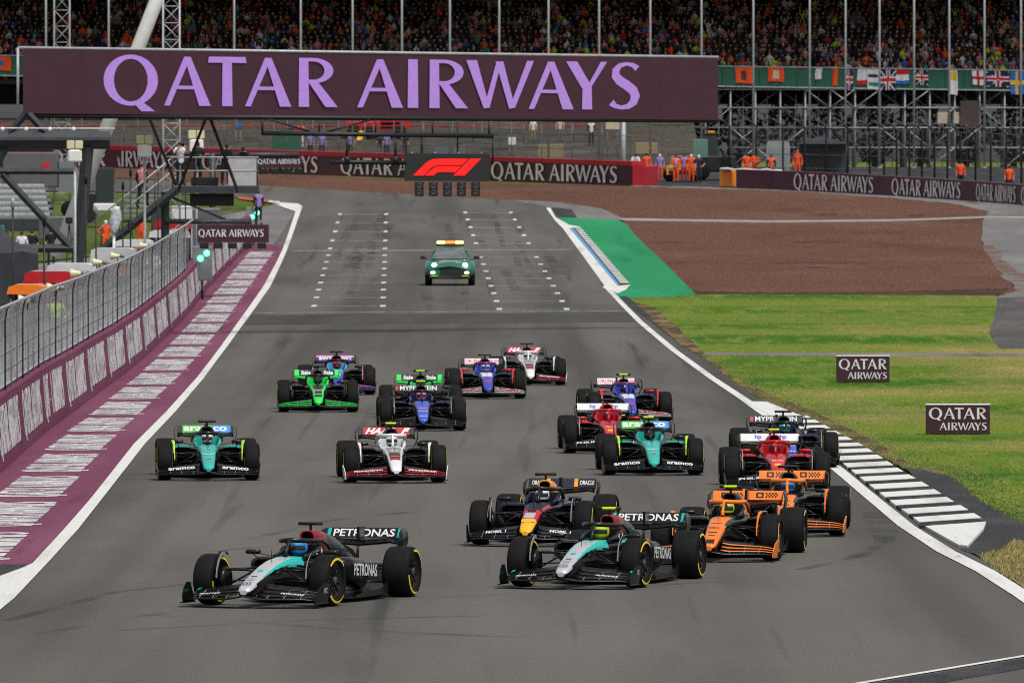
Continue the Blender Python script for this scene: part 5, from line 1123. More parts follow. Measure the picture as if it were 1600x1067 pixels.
# ------------------------------------------------------------------ lattice towers and the white mast
def lattice(px, D, w, h, label, z0=None):
    z0 = gz(D) if z0 is None else z0; t = empty('lattice_tower', ((px - 800) / F * D, D, z0)); tag(t, label, 'tower', 'lattice towers behind the gantry')
    for x, y in ((-1, -1), (1, -1), (1, 1), (-1, 1)):
        mb = MB(); mb.tube([(x * w / 2, y * w / 2, 0), (x * w / 2, y * w / 2, h)], .035, 6); build(mb, 'chord', LSTEEL, t)
    n = int(h / w)
    for face in range(4):
        mb = MB()
        for k in range(n):
            za, zb = h * k / n, h * (k + 1) / n; s_ = 1 if k % 2 else -1
            a_, b_ = (s_ * w / 2, -w / 2, za), (-s_ * w / 2, -w / 2, zb); c_ = (-s_ * w / 2, -w / 2, za)
            rot = Matrix.Rotation(face * math.pi / 2, 3, 'Z')
            mb.tube([rot @ Vector(a_), rot @ Vector(b_)], .02, 4); mb.tube([rot @ Vector(a_), rot @ Vector(c_)], .018, 4)
        build(mb, 'lattice_face', LSTEEL, t)
    return t
lattice(97, 640, .87, 18, 'pale lattice tower rising above the left end of the big sign')
lattice(268, 455, .66, 14, 'pale lattice tower behind the photographer, right of the white mast')
mb = MB(); mb.tube([at(88, 402, 470), at(243, 6, 470), at(290, -110, 470)], .29, 20); o = build(mb, 'white_mast', WPAINT); tag(o, 'thick white leaning mast crossing behind the left end of the big sign', 'mast')
# ------------------------------------------------------------------ camera platform with stair
PD = 440.0
plat = empty('camera_platform', tuple(at(335, 296, PD))); tag(plat, 'dark steel camera platform with handrails and stair above the pit wall', 'platform')
def pt(name, a_, b_, r_, m=DSTEEL, n=6, dy=0.):
    mb = MB(); mb.tube([at(*a_, PD + dy), at(*b_, PD + dy)], r_, n, sm=n > 4); return lmesh(mb, name, m, plat)
def pbox(name, x0, x1, y0, y1, d0, d1, m, b=.01):
    A, B = at(x0, y1, PD), at(x1, y0, PD); mb = MB(); mb.bevbox(A.x, B.x, PD + d0, PD + d1, A.z, B.z, b); return lmesh(mb, name, m, plat)
pbox('deck', 274, 404, 291, 302, -.6, 1.8, DSTEEL); pbox('hung_box', 297, 365, 302.5, 322, -.2, .6, BLK, .03)
pbox('panel', 357, 403, 247, 290.5, -.55, -.45, mat('pale grey panel', (.42, .41, .42), .6))
pbox('cabinet', 298, 340, 277, 290.5, .4, 1.2, BLK, .03)
for dy in (-.55, 1.7):
    pt('handrail', (268, 246), (404, 246), .03, LSTEEL, 6, dy); pt('handrail', (268, 267), (404, 267), .025, LSTEEL, 6, dy)
for px in (270, 306, 336, 402): pt('rail_post', (px, 246), (px, 292), .03, DSTEEL, 6, -.55)
pt('column', (258, 300), (258, 395), .16, DSTEEL, 4); pt('arm', (258, 346), (392, 346.5), .10, DSTEEL, 8, -.2); pt('brace', (262, 306), (352, 343), .05, DSTEEL, 6, -.2)
for dy in (-.5, .5):
    pt('stair_stringer', (275, 297), (150, 398), .16, DSTEEL, 4, dy); pt('stair_rail', (270, 246), (140, 352), .03, LSTEEL, 6, dy); pt('stair_rail', (270, 267), (140, 372), .025, LSTEEL, 6, dy)
for k in range(5): pt('rail_post', (270 - k * 28, 247 + k * 23), (270 - k * 28, 300 + k * 22), .025, DSTEEL, 6, -.5)
for k in range(14):
    px, py = 270 - k * 8.8, 300 + k * 7.1; A = at(px, py, PD); mb = MB(); mb.box(A.x - .14, A.x + .14, PD - .46, PD + .46, A.z - .02, A.z + .02); lmesh(mb, 'tread', DSTEEL, plat)
def hung_sign(label, x0, x1, y0, y1, D, tx0, tx1, tyb, cap, boxes, green=None):
    t = empty('hanging_sign', tuple(at(x0, y0, D))); tag(t, label, 'sign')
    A, B = at(x0, y1, D), at(x1, y0, D); mb = MB(); mb.bevbox(A.x, B.x, D, D + .15, A.z, B.z, .01); lmesh(mb, 'board', PLUMD, t)
    o_ = at(tx0, tyb, D - .02); h = (at(tx1, tyb, D) - at(tx0, tyb, D)).x / W1LEN; mb = MB(); wordmark(mb, (0, 0, 0), (1, 0, 0), (0, 0, 1), h, lift=.003)
    k = cap / F * D / h; mb.v = [(o_.x + x, o_.y + y, o_.z + z * k) for x, y, z in mb.v]; lmesh(mb, 'lettering', LETW, t, False)
    for px in boxes:
        P = at(px, y1 + .6, D); s_ = D / F * 7; mb = MB(); mb.bevbox(P.x - s_, P.x + s_, D, D + .2, P.z - s_ * 1.3, P.z, .02); lmesh(mb, 'light_box', BSTEEL, t)
    return t
s1 = hung_sign('small plum airline sign with five light boxes hanging over the pit exit', 308, 420, 351, 379, 436, 310, 412, 370, 11.5, (319, 341, 363, 386, 409))
for px in (318, 340, 385): 
    mb = MB(); mb.tube([at(px, 345, 436.1), at(px, 352, 436.1)], .03, 6); lmesh(mb, 'hanger', DSTEEL, s1)
s2 = hung_sign('distant plum airline sign right of the pale platform panel', 401, 471, 245, 263, 575, 403, 469, 256.5, 8.0, (412, 430, 448, 466))
mb = MB(); mb.tube([at(330, 242.5, 575), at(466, 242, 575)], .12, 8); lmesh(mb, 'arm', DSTEEL, s2)
mb = MB(); mb.tube([at(332, 240, 575), at(332, 385, 575)], .16, 8); lmesh(mb, 'column', DSTEEL, s2)
# green signal panels on the pit wall
GLIT = mat('lit green signal', (.3, .9, .6), .3, emit=((.08, .9, .42), 2.2))
for px, py, D, lab in ((398, 336, 560, 'lit green signal panel on its post beyond the pit exit sign'), (318, 400, 437, 'lit green signal panel on the pit wall below the small hanging sign')):
    P = at(px, py, D); t = empty('signal_panel', (P.x, P.y, gz(D))); tag(t, lab, 'signal')
    mb = MB(); mb.bevbox(P.x - .42, P.x + .34, P.y, P.y + .12, P.z - .95, P.z + .38, .03); lmesh(mb, 'housing', mat('grey housing', (.22, .24, .25), .5), t)
    mb = MB(); mb.tube([(P.x - .05, P.y + .06, gz(D)), (P.x - .05, P.y + .06, P.z - .9)], .05, 6); lmesh(mb, 'post', DSTEEL, t)
    for dx, dz in ((-.12, -.10), (.12, .10)):
        mb = MB(); mb.lathe([(-.05, 0), (-.05, .11), (0, .12)], 'Y', 14); o = build(mb, 'lamp', GLIT); o.location = (P.x + dx, P.y, P.z + dz); o.parent = t; o.matrix_parent_inverse = t.matrix_basis.inverted()
# ------------------------------------------------------------------ floodlights on poles
CREAM = mat('cream plastic', 'd8d0a8', .5, 0, .08, 4)
for px, py, D, bot, lab in ((117, 244, 352, 445, 'nearest white floodlight with cream top on its pole, at far left'), (226, 236, 375, 400, 'white floodlight with cream top beside the climbing marshal'), (307, 228, 452, 300, 'white floodlight with cream top behind the photographers')):
    P = at(px, py, D); zt = P.z; t = empty('floodlight', (P.x, P.y, gz(D))); tag(t, lab, 'floodlight')
    s_ = D / F
    mb = MB(); mb.tube([(P.x, P.y + .1, gz(D)), (P.x, P.y + .1, zt)], .045, 8); lmesh(mb, 'pole', LSTEEL, t)
    mb = MB(); mb.bevbox(P.x - 11 * s_, P.x + 11 * s_, P.y - .12, P.y + .08, zt - 10 * s_, zt + 10 * s_, .05); lmesh(mb, 'lamp_box', WPAINT, t)
    for dx in (-6.6, 6.6):
        mb = MB(); mb.bevbox(P.x + (dx - 6) * s_, P.x + (dx + 6) * s_, P.y - .10, P.y + .05, zt + 11 * s_, zt + 24 * s_, .02); lmesh(mb, 'cream_top', CREAM, t)
# ------------------------------------------------------------------ pit lane stands, tent, horn speakers
def canopy(label, x0, x1, y0, y1, D, m, mtop):
    A, B = at(x0, y1, D), at(x1, y0, D); zg = gz(D); t = empty('pit_stand', (A.x, D, zg)); tag(t, label, 'pit stand')
    mb = MB(); mb.loft([[(A.x, D + dy, A.z + .02), (B.x, D + dy, A.z), (B.x - .06, D + dy, B.z - .05), (B.x - .2, D + dy, B.z), (A.x + .2, D + dy, B.z), (A.x + .05, D + dy, B.z - .06)] for dy in (0, 3.0)], 0, True, True, False, lambda i, j: 1 if 2 <= j <= 4 else 0); lmesh(mb, 'roof', [m, mtop], t)
    for x in (A.x + .1, B.x - .1):
        for dy in (.1, 2.9):
            mb = MB(); mb.tube([(x, D + dy, zg), (x, D + dy, A.z + .05)], .05, 6); lmesh(mb, 'leg', DSTEEL, t)
    mb = MB(); mb.bevbox(A.x + .15, B.x - .15, D + .4, D + 2.6, zg + .9, zg + 1.05, .02); lmesh(mb, 'desk', DSTEEL, t)
    mb = MB(); mb.bevbox(A.x + .2, B.x - .2, D + 1.2, D + 1.4, zg + 1.3, zg + 1.9, .02); lmesh(mb, 'screen_bank', BLK, t)
WPL = mat('white gloss panel', (.66, .66, .67), .35, 0, .06, 3)
canopy('orange pit stand roof, nearest the camera behind the fence', 10, 70, 445, 461, 284, mat('orange gloss panel', 'ee7a1c', .35), MATS['orange gloss panel'])
canopy('red pit stand roof behind the orange one', 36, 116, 424, 443, 306, mat('red gloss panel', 'b81822', .35), mat('pale roof panel', (.40, .34, .35), .5))
canopy('white pit stand roof behind the red one', 72, 146, 412, 424, 335, WPL, WPL)
canopy('large white pit stand roof below the dark column', 140, 210, 388, 411, 378, WPL, mat('off white roof', (.55, .56, .57), .5))
canopy('white pit stand roof under the marshals in orange', 178, 238, 375, 386, 402, WPL, WPL)
canopy('grey white equipment roof beside the platform column', 232, 294, 360, 372, 448, WPL, mat('grey roof', (.3, .31, .32), .6))
canopy('red equipment roof beyond the platform column', 240, 298, 344, 358, 466, mat('red panel', 'a81820', .4), MATS['red panel'])
for px, py, D, w in ((38, 469, 252, 1), (82, 450, 268, 1), (118, 427, 290, 1), (152, 410, 322, 1), (180, 400, 345, 1), (224, 384, 372, 1)):
    P = at(px, py, D); t = empty('horn_speaker', tuple(P)); t.scale = (.68, .68, .68); k = ORD[(38, 82, 118, 152, 180, 224).index(px)]
    tag(t, 'cream horn loudspeaker on the fence top, %s from the left' % k, 'loudspeaker', 'horn loudspeakers along the pit fence')
    mb = MB(); mb.lathe([(-.20, .0), (-.20, .17), (-.16, .18), (-.02, .12), (.16, .08), (.22, .06), (.22, 0)], 'X', 18); build(mb, 'horn', CREAM, t)
    mb = MB(); mb.lathe([(.22, 0), (.22, .09), (.40, .09), (.42, 0)], 'X', 14); build(mb, 'driver_unit', mat('grey driver', (.2, .2, .2), .5), t)
    mb = MB(); mb.tube([(.1, 0, -.06), (.1, .02, -.3)], .025, 6); build(mb, 'bracket', DSTEEL, t)
TENT = mat('dark tent cloth', (.030, .034, .042), .8, 0, .25, 2); D = 330.0
t = empty('tent', (at(10, 440, D).x, D, gz(D))); tag(t, 'dark navy tent at the left edge behind the pit stands', 'tent')
apex = at(-4, 345, D + 2); rim = [at(-90, 392, D - .2), at(60, 396, D - .2), at(60, 388, D + 5), at(-90, 386, D + 5)]
mb = MB(); secs = []
for k in range(9):
    f = k / 8; ring = []
    for i in range(4):
        a_, b_ = rim[i], rim[(i + 1) % 4]
        for q in range(6):
            p = a_.lerp(b_, q / 6); c_ = p.lerp(apex, f); c_.z -= .25 * math.sin(f * math.pi) + .04 * math.sin(q * 2.1 + i) * (1 - f); ring.append(c_)
    secs.append(ring)
mb.loft(secs, 0, False, True, True); lmesh(mb, 'roof', TENT, t)
mb = MB(); ring = secs[0]; mb.loft([[Vector((p.x, p.y, gz(D))) for p in ring], [p + Vector((0, 0, .01)) for p in ring]], 0, False, False, True); lmesh(mb, 'skirt', TENT, t)
# small stand of grey seats and a dark truck in the infield
STP = mat('pale grey step', (.17, .19, .185), .7, 0, .2, 3)
t = empty('seat_stand', tuple(at(40, 345, 560)[:2]) + (gz(560),)); tag(t, 'small grey terrace of seats behind the gantry leg at far left', 'seating')
for k in range(6):
    A, B = at(-30, 343 - k * 9, 560 + k), at(84 - k * 2, 338 - k * 9, 560 + k); mb = MB(); mb.bevbox(A.x, B.x, 560 + k, 561 + k, A.z, B.z, .02); lmesh(mb, 'step', STP, t)
    for q in range(8):
        x = A.x + .3 + q * (B.x - A.x - .5) / 8; mb = MB(); mb.bevbox(x, x + .38, 560.3 + k, 560.5 + k, B.z + .005, B.z + .16, .02); lmesh(mb, 'seat', LSTEEL, t)
t = empty('box_truck', tuple(at(55, 296, 610)[:2]) + (gz(610),)); tag(t, 'dark grey box truck with red square behind the gantry leg', 'truck')
A, B = at(4, 293, 610), at(90, 238, 610); mb = MB(); mb.bevbox(A.x, B.x, 610, 612.4, A.z, B.z, .06); lmesh(mb, 'box_body', mat('truck grey', (.11, .11, .12), .5), t)
A, B = at(66, 268, 609.97), at(78, 254, 609.97); mb = MB(); mb.box(A.x, B.x, 609.95, 609.98, A.z, B.z); lmesh(mb, 'red_square', mat('red sticker', 'c02028', .5), t)
A, B = at(92, 300, 610), at(124, 252, 610); mb = MB(); mb.loft([[(A.x, y, A.z), (B.x - .1, y, A.z), (B.x, y, (A.z + B.z) / 2), (B.x - .4, y, B.z), (A.x, y, B.z)] for y in (610.05, 612.2)], 0, True, True, False); lmesh(mb, 'cab', mat('truck cab', (.18, .19, .2), .4), t)
for px in (20, 70, 108):
    P = at(px, 300, 609.9); m2 = MB(); m2.lathe([(-.15, 0), (-.15, .38), (-.1, .45), (.15, .45), (.15, 0)], 'Y', 18); o = build(m2, 'wheel', TREAD); o.location = (P.x, 610.1, gz(610) + .45); o.parent = t; o.matrix_parent_inverse = t.matrix_basis.inverted()
# ------------------------------------------------------------------ two airline boards on the grass
for (x0, x1, y0, y1, lab) in ((1307, 1390, 557, 597, 'smaller farther plum airline board standing in the grass'), (1447, 1547, 633, 678, 'larger nearer plum airline board standing in the grass')):
    gx, gy = G((x0 + x1) / 2, y1 + 1.5); A, B = at(x0, y1, gy), at(x1, y0, gy); t = empty('advertising_board', (gx, gy, gz(gy))); tag(t, lab, 'board')
    mb = MB(); mb.bevbox(A.x, B.x, gy, gy + .22, A.z, B.z, .012); lmesh(mb, 'panel', PLUMD, t)
    mb = MB(); mb.bevbox(A.x - .01, B.x + .01, gy - .01, gy + .23, B.z + .001, B.z + .03, .008); lmesh(mb, 'top_edge', WPAINT, t)
    w = B.x - A.x; h = w * .905 / 4.70; mb = MB(); wordmark2(mb, (A.x + w * .045, gy - .008, A.z + .10 * (B.z - A.z) / 1), (1, 0, 0), (0, 0, 1), h); k = (B.z - A.z) * .78 / (1.95 * h); mb.v = [(x, y, A.z + .09 + (z - A.z - .1 * (B.z - A.z)) * k) for x, y, z in mb.v]; lmesh(mb, 'lettering', LETW, t, False)
    for q in (.2, .8):
        mb = MB(); x = A.x + w * q; mb.tube([(x, gy + .23, B.z - .1), (x, gy + .7, gz(gy))], .03, 6); lmesh(mb, 'strut', DSTEEL, t)
        mb = MB(); mb.bevbox(x - .05, x + .05, gy + .02, gy + .2, gz(gy) - .02, A.z + .01, .01); lmesh(mb, 'foot', DSTEEL, t)
# ------------------------------------------------------------------ vehicles behind the far barrier
def veh(name, lab, cat, px, py, D): p = at(px, py, D); t = empty(name, (p.x, D, gz(D))); tag(t, lab, cat); return t
ORG = mat('orange machine paint', 'e08a1c', .45); BLKG = mat('black machine paint', (.012, .014, .013), .4)
def wheels(t, xs, r_, ys=(0, 1.6)):
    for x in xs:
        for y in ys:
            m2 = MB(); m2.lathe([(-.18, 0), (-.18, r_ * .6), (-.14, r_), (.14, r_), (.18, r_ * .6), (.18, 0)], 'Y', 20); build(m2, 'wheel', TREAD, t, (x, y, r_))
t = veh('pickup_truck', 'orange recovery pickup behind the group of marshals', 'truck', 1066, 283, 690)
mb = MB(); mb.loft([[(-.95, y, .4), (.95, y, .4), (.98, y, .95), (.7, y, 1.05), (.62, y, 1.55), (-.62, y, 1.55), (-.7, y, 1.05), (-.98, y, .95)] for y in (0, 2.0)], 0, True, True, False); build(mb, 'body', ORG, t)
mb = MB(); mb.add([(-.6, -.01, 1.08), (.6, -.01, 1.08), (.54, -.01, 1.5), (-.54, -.01, 1.5)], [(0, 1, 2, 3)]); build(mb, 'windscreen', GLASS, t)
mb = MB(); mb.bevbox(-.8, .8, -.08, .1, .45, .7, .04); build(mb, 'bumper', BLKG, t); wheels(t, (-.75, .75), .4, (.3, 1.8))
for s_ in (-.7, .7): mb = MB(); mb.bevbox(s_ - .15, s_ + .15, -.03, .02, .78, .92, .02); build(mb, 'headlight', LSTEEL, t)
t = veh('telehandler', 'black telehandler with orange beacon behind the far marshals', 'telehandler', 1120, 285, 693)
mb = MB(); mb.bevbox(-1.15, 1.15, 0, 3, .5, 1.5, .1); build(mb, 'body', BLKG, t)
mb = MB(); mb.loft([[(-.95, y, 1.5), (.1, y, 1.5), (.0, y, 2.75), (-.85, y, 2.75)] for y in (.2, 1.7)], 0, True, True, False); build(mb, 'cab', GLASS, t)
mb = MB(); mb.bevbox(-.9, .05, .15, 1.75, 2.76, 2.85, .02); build(mb, 'cab_roof', BLKG, t)
mb = MB(); mb.loft([sec(-.6, .12, 1.2, 1.5, 4, 8), sec(3.2, .16, 1.9, 2.3, 4, 8)], 0); mb.v = [(x + .5, y, z) for x, y, z in mb.v]; build(mb, 'boom', BLKG, t); wheels(t, (-.95, .95), .55, (.1, 2.4))
mb = MB(); mb.bevbox(-.55, -.1, .5, .7, 2.86, 3.0, .03); build(mb, 'beacon', ORG, t)
mb = MB(); mb.bevbox(-1.5, -.55, -.2, -.05, 1.35, 2.5, .04); build(mb, 'green_shield', mat('green glass shield', (.10, .2, .17), .25), t)
t = veh('cabinet', 'tall pale grey cabinet with rounded top behind the plum barrier', 'cabinet', 1216, 283, 698)
mb = MB(); mb.loft([sec(0, .72, 0, 2.3, 8, 28), sec(1.2, .72, 0, 2.3, 8, 28)], 0); build(mb, 'body', mat('cabinet grey', (.28, .30, .31), .5), t); mb = MB(); mb.bevbox(-.55, .55, -.03, -.005, .2, 1.9, .01); build(mb, 'door', mat('cabinet door', (.24, .26, .27), .5), t)
t = veh('canopy_tent', 'low dark canopy right of the grey cabinet', 'tent', 1285, 280, 705)
mb = MB(); mb.add([(-1.6, 0, 2.0), (1.6, 0, 2.0), (1.6, 2.5, 2.0), (-1.6, 2.5, 2.0), (0, 1.25, 2.5)], [(0, 1, 4), (1, 2, 4), (2, 3, 4), (3, 0, 4)]); build(mb, 'roof', TENT, t)
mb = MB(); mb.box(-1.55, 1.55, 2.3, 2.45, 0, 1.98); build(mb, 'back_panel', TENT, t)
for x in (-1.5, 1.5): mb = MB(); mb.tube([(x, .05, 0), (x, .05, 2.0)], .04, 6); build(mb, 'leg', DSTEEL, t)
t = empty('crane_truck', ((590 - 800) / F * 772, 772, 7.75)); tag(t, 'red crane truck with yellow boom on the bank below the big sign', 'truck')
RM = mat('red machine paint', 'c4141e', .4)
mb = MB(); mb.bevbox(-2.2, 1.6, 0, 2, .5, 1.1, .06); build(mb, 'chassis', RM, t); mb = MB(); mb.loft([[(.2, y, .6), (2.2, y, .6), (2.2, y, 1.2), (1.7, y, 1.9), (.2, y, 1.9)] for y in (.0, 2.0)], 0, True, True, False); build(mb, 'cab', RM, t)
mb = MB(); mb.loft([sec(0, .18, 0, .4, 4, 8), sec(3.2, .13, 0, .3, 4, 8)], 0); build(mb, 'boom', mat('yellow machine paint', 'dcb428', .45), t, (-.9, -.1, .3), (R(-62), 0, R(130)))
wheels(t, (-1.6, -.6, 1.5), .45); mb = MB(); mb.box(.6, 1.5, -.02, -.005, 1.25, 1.75); build(mb, 'window', GLASS, t)
# ------------------------------------------------------------------ people
def pers(label, px, py, D, *a_, **k): 
    P = at(px, py, D); return person(label, (P.x, D, P.z), *a_, **k)
deckz = at(300, 291, PD).z
def ondeck(label, px, dy, *a_, **k): return person(label, ((px - 800) / F * (PD + dy), PD + dy, deckz), *a_, **k)
ondeck('photographer in white shirt and black trousers holding a camera to the face', 282, -.2, 'photo', 'white', 'black', rz=.35)
P = Vector(((282 - 800) / F * PD, PD, deckz)); mb = MB(); mb.bevbox(-.07, .07, -.05, .03, -.05, .05, .015); mb.lathe([(-.16, .045), (-.15, .05), (-.04, .04)], 'Y', 12); o = build(mb, 'photo_camera', BLK, None, (P.x + .08, PD - .46, deckz + 1.60), (0, 0, .35)); tag(o, 'black camera held up by the photographer in white', 'camera')
ondeck('person in black jacket beside the photographer in white', 309, .5, 'folded', 'black', 'black', fore='black', skin=SKIN2, rz=.5)
ondeck('bald person in black behind the dark strut on the platform', 352, .4, 'lean', 'black', 'black', fore='black', rz=.3)
ondeck('person in black leaning at the pale panel on the platform', 382, .6, 'lean', 'black', 'black', fore='black', rz=-.2, h=1.62)
pers('marshal in black with pink and orange tabard climbing the platform stair', 222, 326, 440, 'walk', 'pink', 'black', fore='black', rz=2.6, cap='black')
for px, py, D, ps, lab, rz in ((165, 386, 530, 'hips', 'marshal in orange overalls and white cap on the infield grass', .6), (220, 390, 545, 'stand', 'marshal in orange with black pouch below the climbing marshal', 3.0)):
    x_, y_ = (px - 800) / F * D, D; person(lab, (x_, y_, gz(D)), ps, 'orange', 'orange', fore='orange', rz=rz, h=1.8, cap='white' if px == 165 else None)
pers('marshal in grey and pink tabard standing beyond the small hanging sign', 404, 352, 560, 'stand', 'purple', 'black', fore='black', rz=.4)
for px, py, D, top, legs, ps, lab in ((172, 345, 430, 'white', 'navy', 'stand', 'x'),)[:0]: pass
def far(px, D, lab, ps='stand', top='orange', legs='orange', **k): x_ = (px - 800) / F * D; return person(lab, (x_, D, gz(D)), ps, top, legs, **k)
far(1010, 690, 'marshal in plain orange tabard at the red barrier end', 'stand', 'orange', 'orange', cap='black')
far(993, 692, 'marshal in pale shirt leaning behind the red barrier end', 'lean', 'white', 'navy')
far(1031, 688, 'marshal with lilac tabard, leftmost in the gap between the barriers', 'stand', 'purple', 'orange', cap='white')
far(1056, 686, 'marshal in pink tabard before the orange pickup', 'folded', 'pink', 'orange', fore='orange')
far(1069, 688, 'marshal in lilac tabard, third in the barrier gap', 'stand', 'purple', 'red', fore='orange')
far(1080, 687, 'marshal in orange and lilac, right of the orange pickup', 'hips', 'orange', 'orange', fore='orange', cap='white')
far(1092, 685, 'marshal in navy with yellow boots in the barrier gap', 'hips', 'navy', 'navy', cap='white')
far(1131, 694, 'person in black with orange bib beside the telehandler', 'stand', 'red', 'black', fore='black')
far(1167, 690, 'marshal in orange behind the orange barrier block', 'stand', 'orange', 'orange', cap='black'); far(1180, 691, 'marshal in orange, right one of two behind the white barrier cover', 'folded', 'orange', 'orange', fore='orange', cap='brown')
far(1205, 686, 'marshal in orange before the tall grey cabinet', 'stand', 'orange', 'black', fore='black'); far(1246, 692, 'marshal in orange hood right of the grey cabinet', 'stand', 'orange', 'orange', fore='orange', cap='orange', h=1.9)
far(1501, 668, 'marshal in orange behind the second wordmark of the right barrier', 'stand', 'orange', 'black', fore='orange', cap='black'); far(1577, 656, 'marshal in orange at the right end of the plum barrier', 'stand', 'orange', 'black', cap='black')
def onbank(px, D, lab, ps='stand', top='purple', legs='black', **k):
    x_ = (px - 800) / F * D
    z = next(za + (zb - za) * (D - ya) / (yb - ya) for (ya, za), (yb, zb) in zip(prof, prof[1:]) if ya <= D <= yb); return person(lab, (x_, D, z), ps, top, legs, **k)
for i, (px, top, legs, lab) in enumerate(((485, 'purple', 'black', 'person in lilac top, first from left along the red-topped barrier'), (503, 'purple', 'navy', 'person in lilac top and dark trousers, second along the red-topped barrier'), (548, 'purple', 'black', 'person in lilac top between the dark frame hangers'), (594, 'navy', 'grey', 'person in navy bending behind the red-topped barrier'), (604, 'purple', 'navy', 'person in lilac beside the bending person'), (632, 'black', 'black', 'person in black just left of the lights board'))):
    onbank(px, 754 + i % 3, lab, 'lean' if px == 594 else 'stand', top, legs, h=1.7)
onbank(470, 762, 'person in orange cap and white shorts below the big sign', 'hips', 'orange', 'white', cap='orange'); onbank(924, 764, 'person in orange cap and white shirt on the bank below the sign', 'stand', 'white', 'black', cap='orange', fore='navy')
onbank(833, 768, 'pale clad person on the bank left of the orange cap', 'stand', 'white', 'khaki', h=1.6); onbank(875, 766, 'person in cream top on the bank below the sign letters', 'stand', 'cream', 'grey')
# ------------------------------------------------------------------ rope, boards and bags on the bank
ro = empty('rope_fence', (-10, 769, 7.4)); tag(ro, 'red rope fence running along the bank under the big sign', 'fence')
mb = MB(); mb.tube([((px - 800) / F * 769, 769, 8.55 + .05 * math.sin(px * .05)) for px in range(-40, 1000, 26)], .045, 5); lmesh(mb, 'rope', CL['red'], ro)
for px in range(-40, 1000, 78):
    mb = MB(); mb.tube([((px - 800) / F * 769, 769, 7.4), ((px - 800) / F * 769, 769, 8.65)], .04, 6); lmesh(mb, 'post', MSTEEL, ro)
for px, py, w, h, D, c, lab in ((800, 221, 12, 12, 757, 'white', 'small white notice on the far fence right of the lights board'), (957, 196, 22, 14, 757, 'cream', 'pale pink and white notice by the thick fence post'), (372, 197, 12, 8, 767, 'blue', 'small blue board on the bank behind the dark strut'), (448, 222, 44, 34, 757, 'teal', 'dark green screen on the bank left of the lilac tops'), (860, 236, 40, 20, 757, 'khaki', 'buff block at the bank foot behind the plum barrier'), (702, 236, 50, 16, 757, 'grey', 'grey container behind the lights board'), (1010, 232, 34, 18, 757, 'khaki', 'buff mound of sacks behind the red barrier end')):
    P = at(px, py, D); s_ = D / F; t = empty('board', (P.x, D, P.z - h / 2 * s_)); tag(t, lab, 'board')
    mb = MB(); mb.bevbox(P.x - w / 2 * s_, P.x + w / 2 * s_, D, D + .2, P.z - h / 2 * s_, P.z + h / 2 * s_, .03); lmesh(mb, 'face', CL[c] if c != 'teal' else GRN, t)
    for q in (-.35, .35): mb = MB(); mb.tube([(P.x + q * w * s_, D + .1, 5.8), (P.x + q * w * s_, D + .1, P.z)], .04, 6); lmesh(mb, 'leg', MSTEEL, t)
# ------------------------------------------------------------------ flags on the parapet
def flag(px, w, h, lab, base, draw, dz=0.):
    """hung cloth in front of the parapet, gently waved; draw lists (x0,x1,z0,z1 fractions or polygon, material)"""
    zt = sz(ptop(px)) - .02 + dz; x0 = sx(px) - w / 2; n = 10; t = None
    def warp(u, v, k): return (x0 + u * w + .03 * math.sin(v * 4 + px), SD - .10 - .035 * math.sin(u * 9 + px) - .006 * k, zt - (1 - v) * h + .03 * math.sin(u * 5 + px) * (1 - v))
    mb = MB(); mb.add([warp(i / n, j / 4, 0) for j in range(5) for i in range(n + 1)], [(j * (n + 1) + i, j * (n + 1) + i + 1, (j + 1) * (n + 1) + i + 1, (j + 1) * (n + 1) + i) for j in range(4) for i in range(n)])
    o = build(mb, 'flag', CL.get(base) or base); tag(o, lab, 'flag', 'flags hung on the grandstand parapet')
    for k, (pts_, m) in enumerate(draw):
        mb = MB(); a_, b_, c_, d_ = [Vector(p) for p in pts_]
        g_ = [a_.lerp(b_, i / 8).lerp(d_.lerp(c_, i / 8), j / 3) for j in range(4) for i in range(9)]
        mb.add([warp(p.x, p.y, k + 1) for p in g_], [(j * 9 + i, j * 9 + i + 1, (j + 1) * 9 + i + 1, (j + 1) * 9 + i) for j in range(3) for i in range(8)]); build(mb, 'marking', CL.get(m) or m, o, fix=True)
def rect(x0, x1, z0, z1): return ((x0, z0), (x1, z0), (x1, z1), (x0, z1))
UJ = [(((0, 0), (.10, 0), (1, .90), (1, 1)), 'white'), (((0, 1), (0, .90), (.90, 0), (1, 0)), 'white'), (rect(.38, .62, 0, 1), 'white'), (rect(0, 1, .34, .66), 'white'), (rect(.44, .56, 0, 1), 'red'), (rect(0, 1, .42, .58), 'red')]
flag(1163, 1.25, 1.1, 'orange flag with dark figure at the right end of the big sign', 'orange', [(rect(.3, .6, .2, .8), 'brown')])
flag(1212, 1.1, .95, 'orange flag with pale emblem, second on the parapet', 'orange', [(rect(.3, .7, .2, .8), 'cream')])
flag(1279, .45, .75, 'small white pennant on the green parapet', 'white', []); flag(1305, .35, 1.2, 'narrow orange pennant on the green parapet', 'orange', [])
flag(1326, .55, 1.5, 'narrow hanging union flag, leftmost of its kind', 'navy', UJ); flag(1348, .75, 1.1, 'white and red flag beside the narrow union flag', 'white', [(rect(0, 1, 0, .3), 'red')])
flag(1364, .85, 1.4, 'white flag with pale blue band beside the large union flag', 'white', [(rect(.1, .9, .15, .35), 'teal'), (rect(.1, .9, .6, .75), 'navy')])
flag(1387, 1.1, 1.45, 'large union flag hanging in the middle of the parapet', 'navy', UJ); flag(1410, .95, 1.0, 'red, white and blue striped flag on the parapet', 'white', [(rect(0, 1, .66, 1), 'red'), (rect(0, 1, 0, .25), 'blue')])
flag(1440, .9, 1.05, 'union flag right of the striped flag', 'navy', UJ); flag(1489, .6, 1.7, 'pale yellow and white long flag hanging over the boards', 'white', [(rect(.2, .9, .6, .95), 'yellow')])
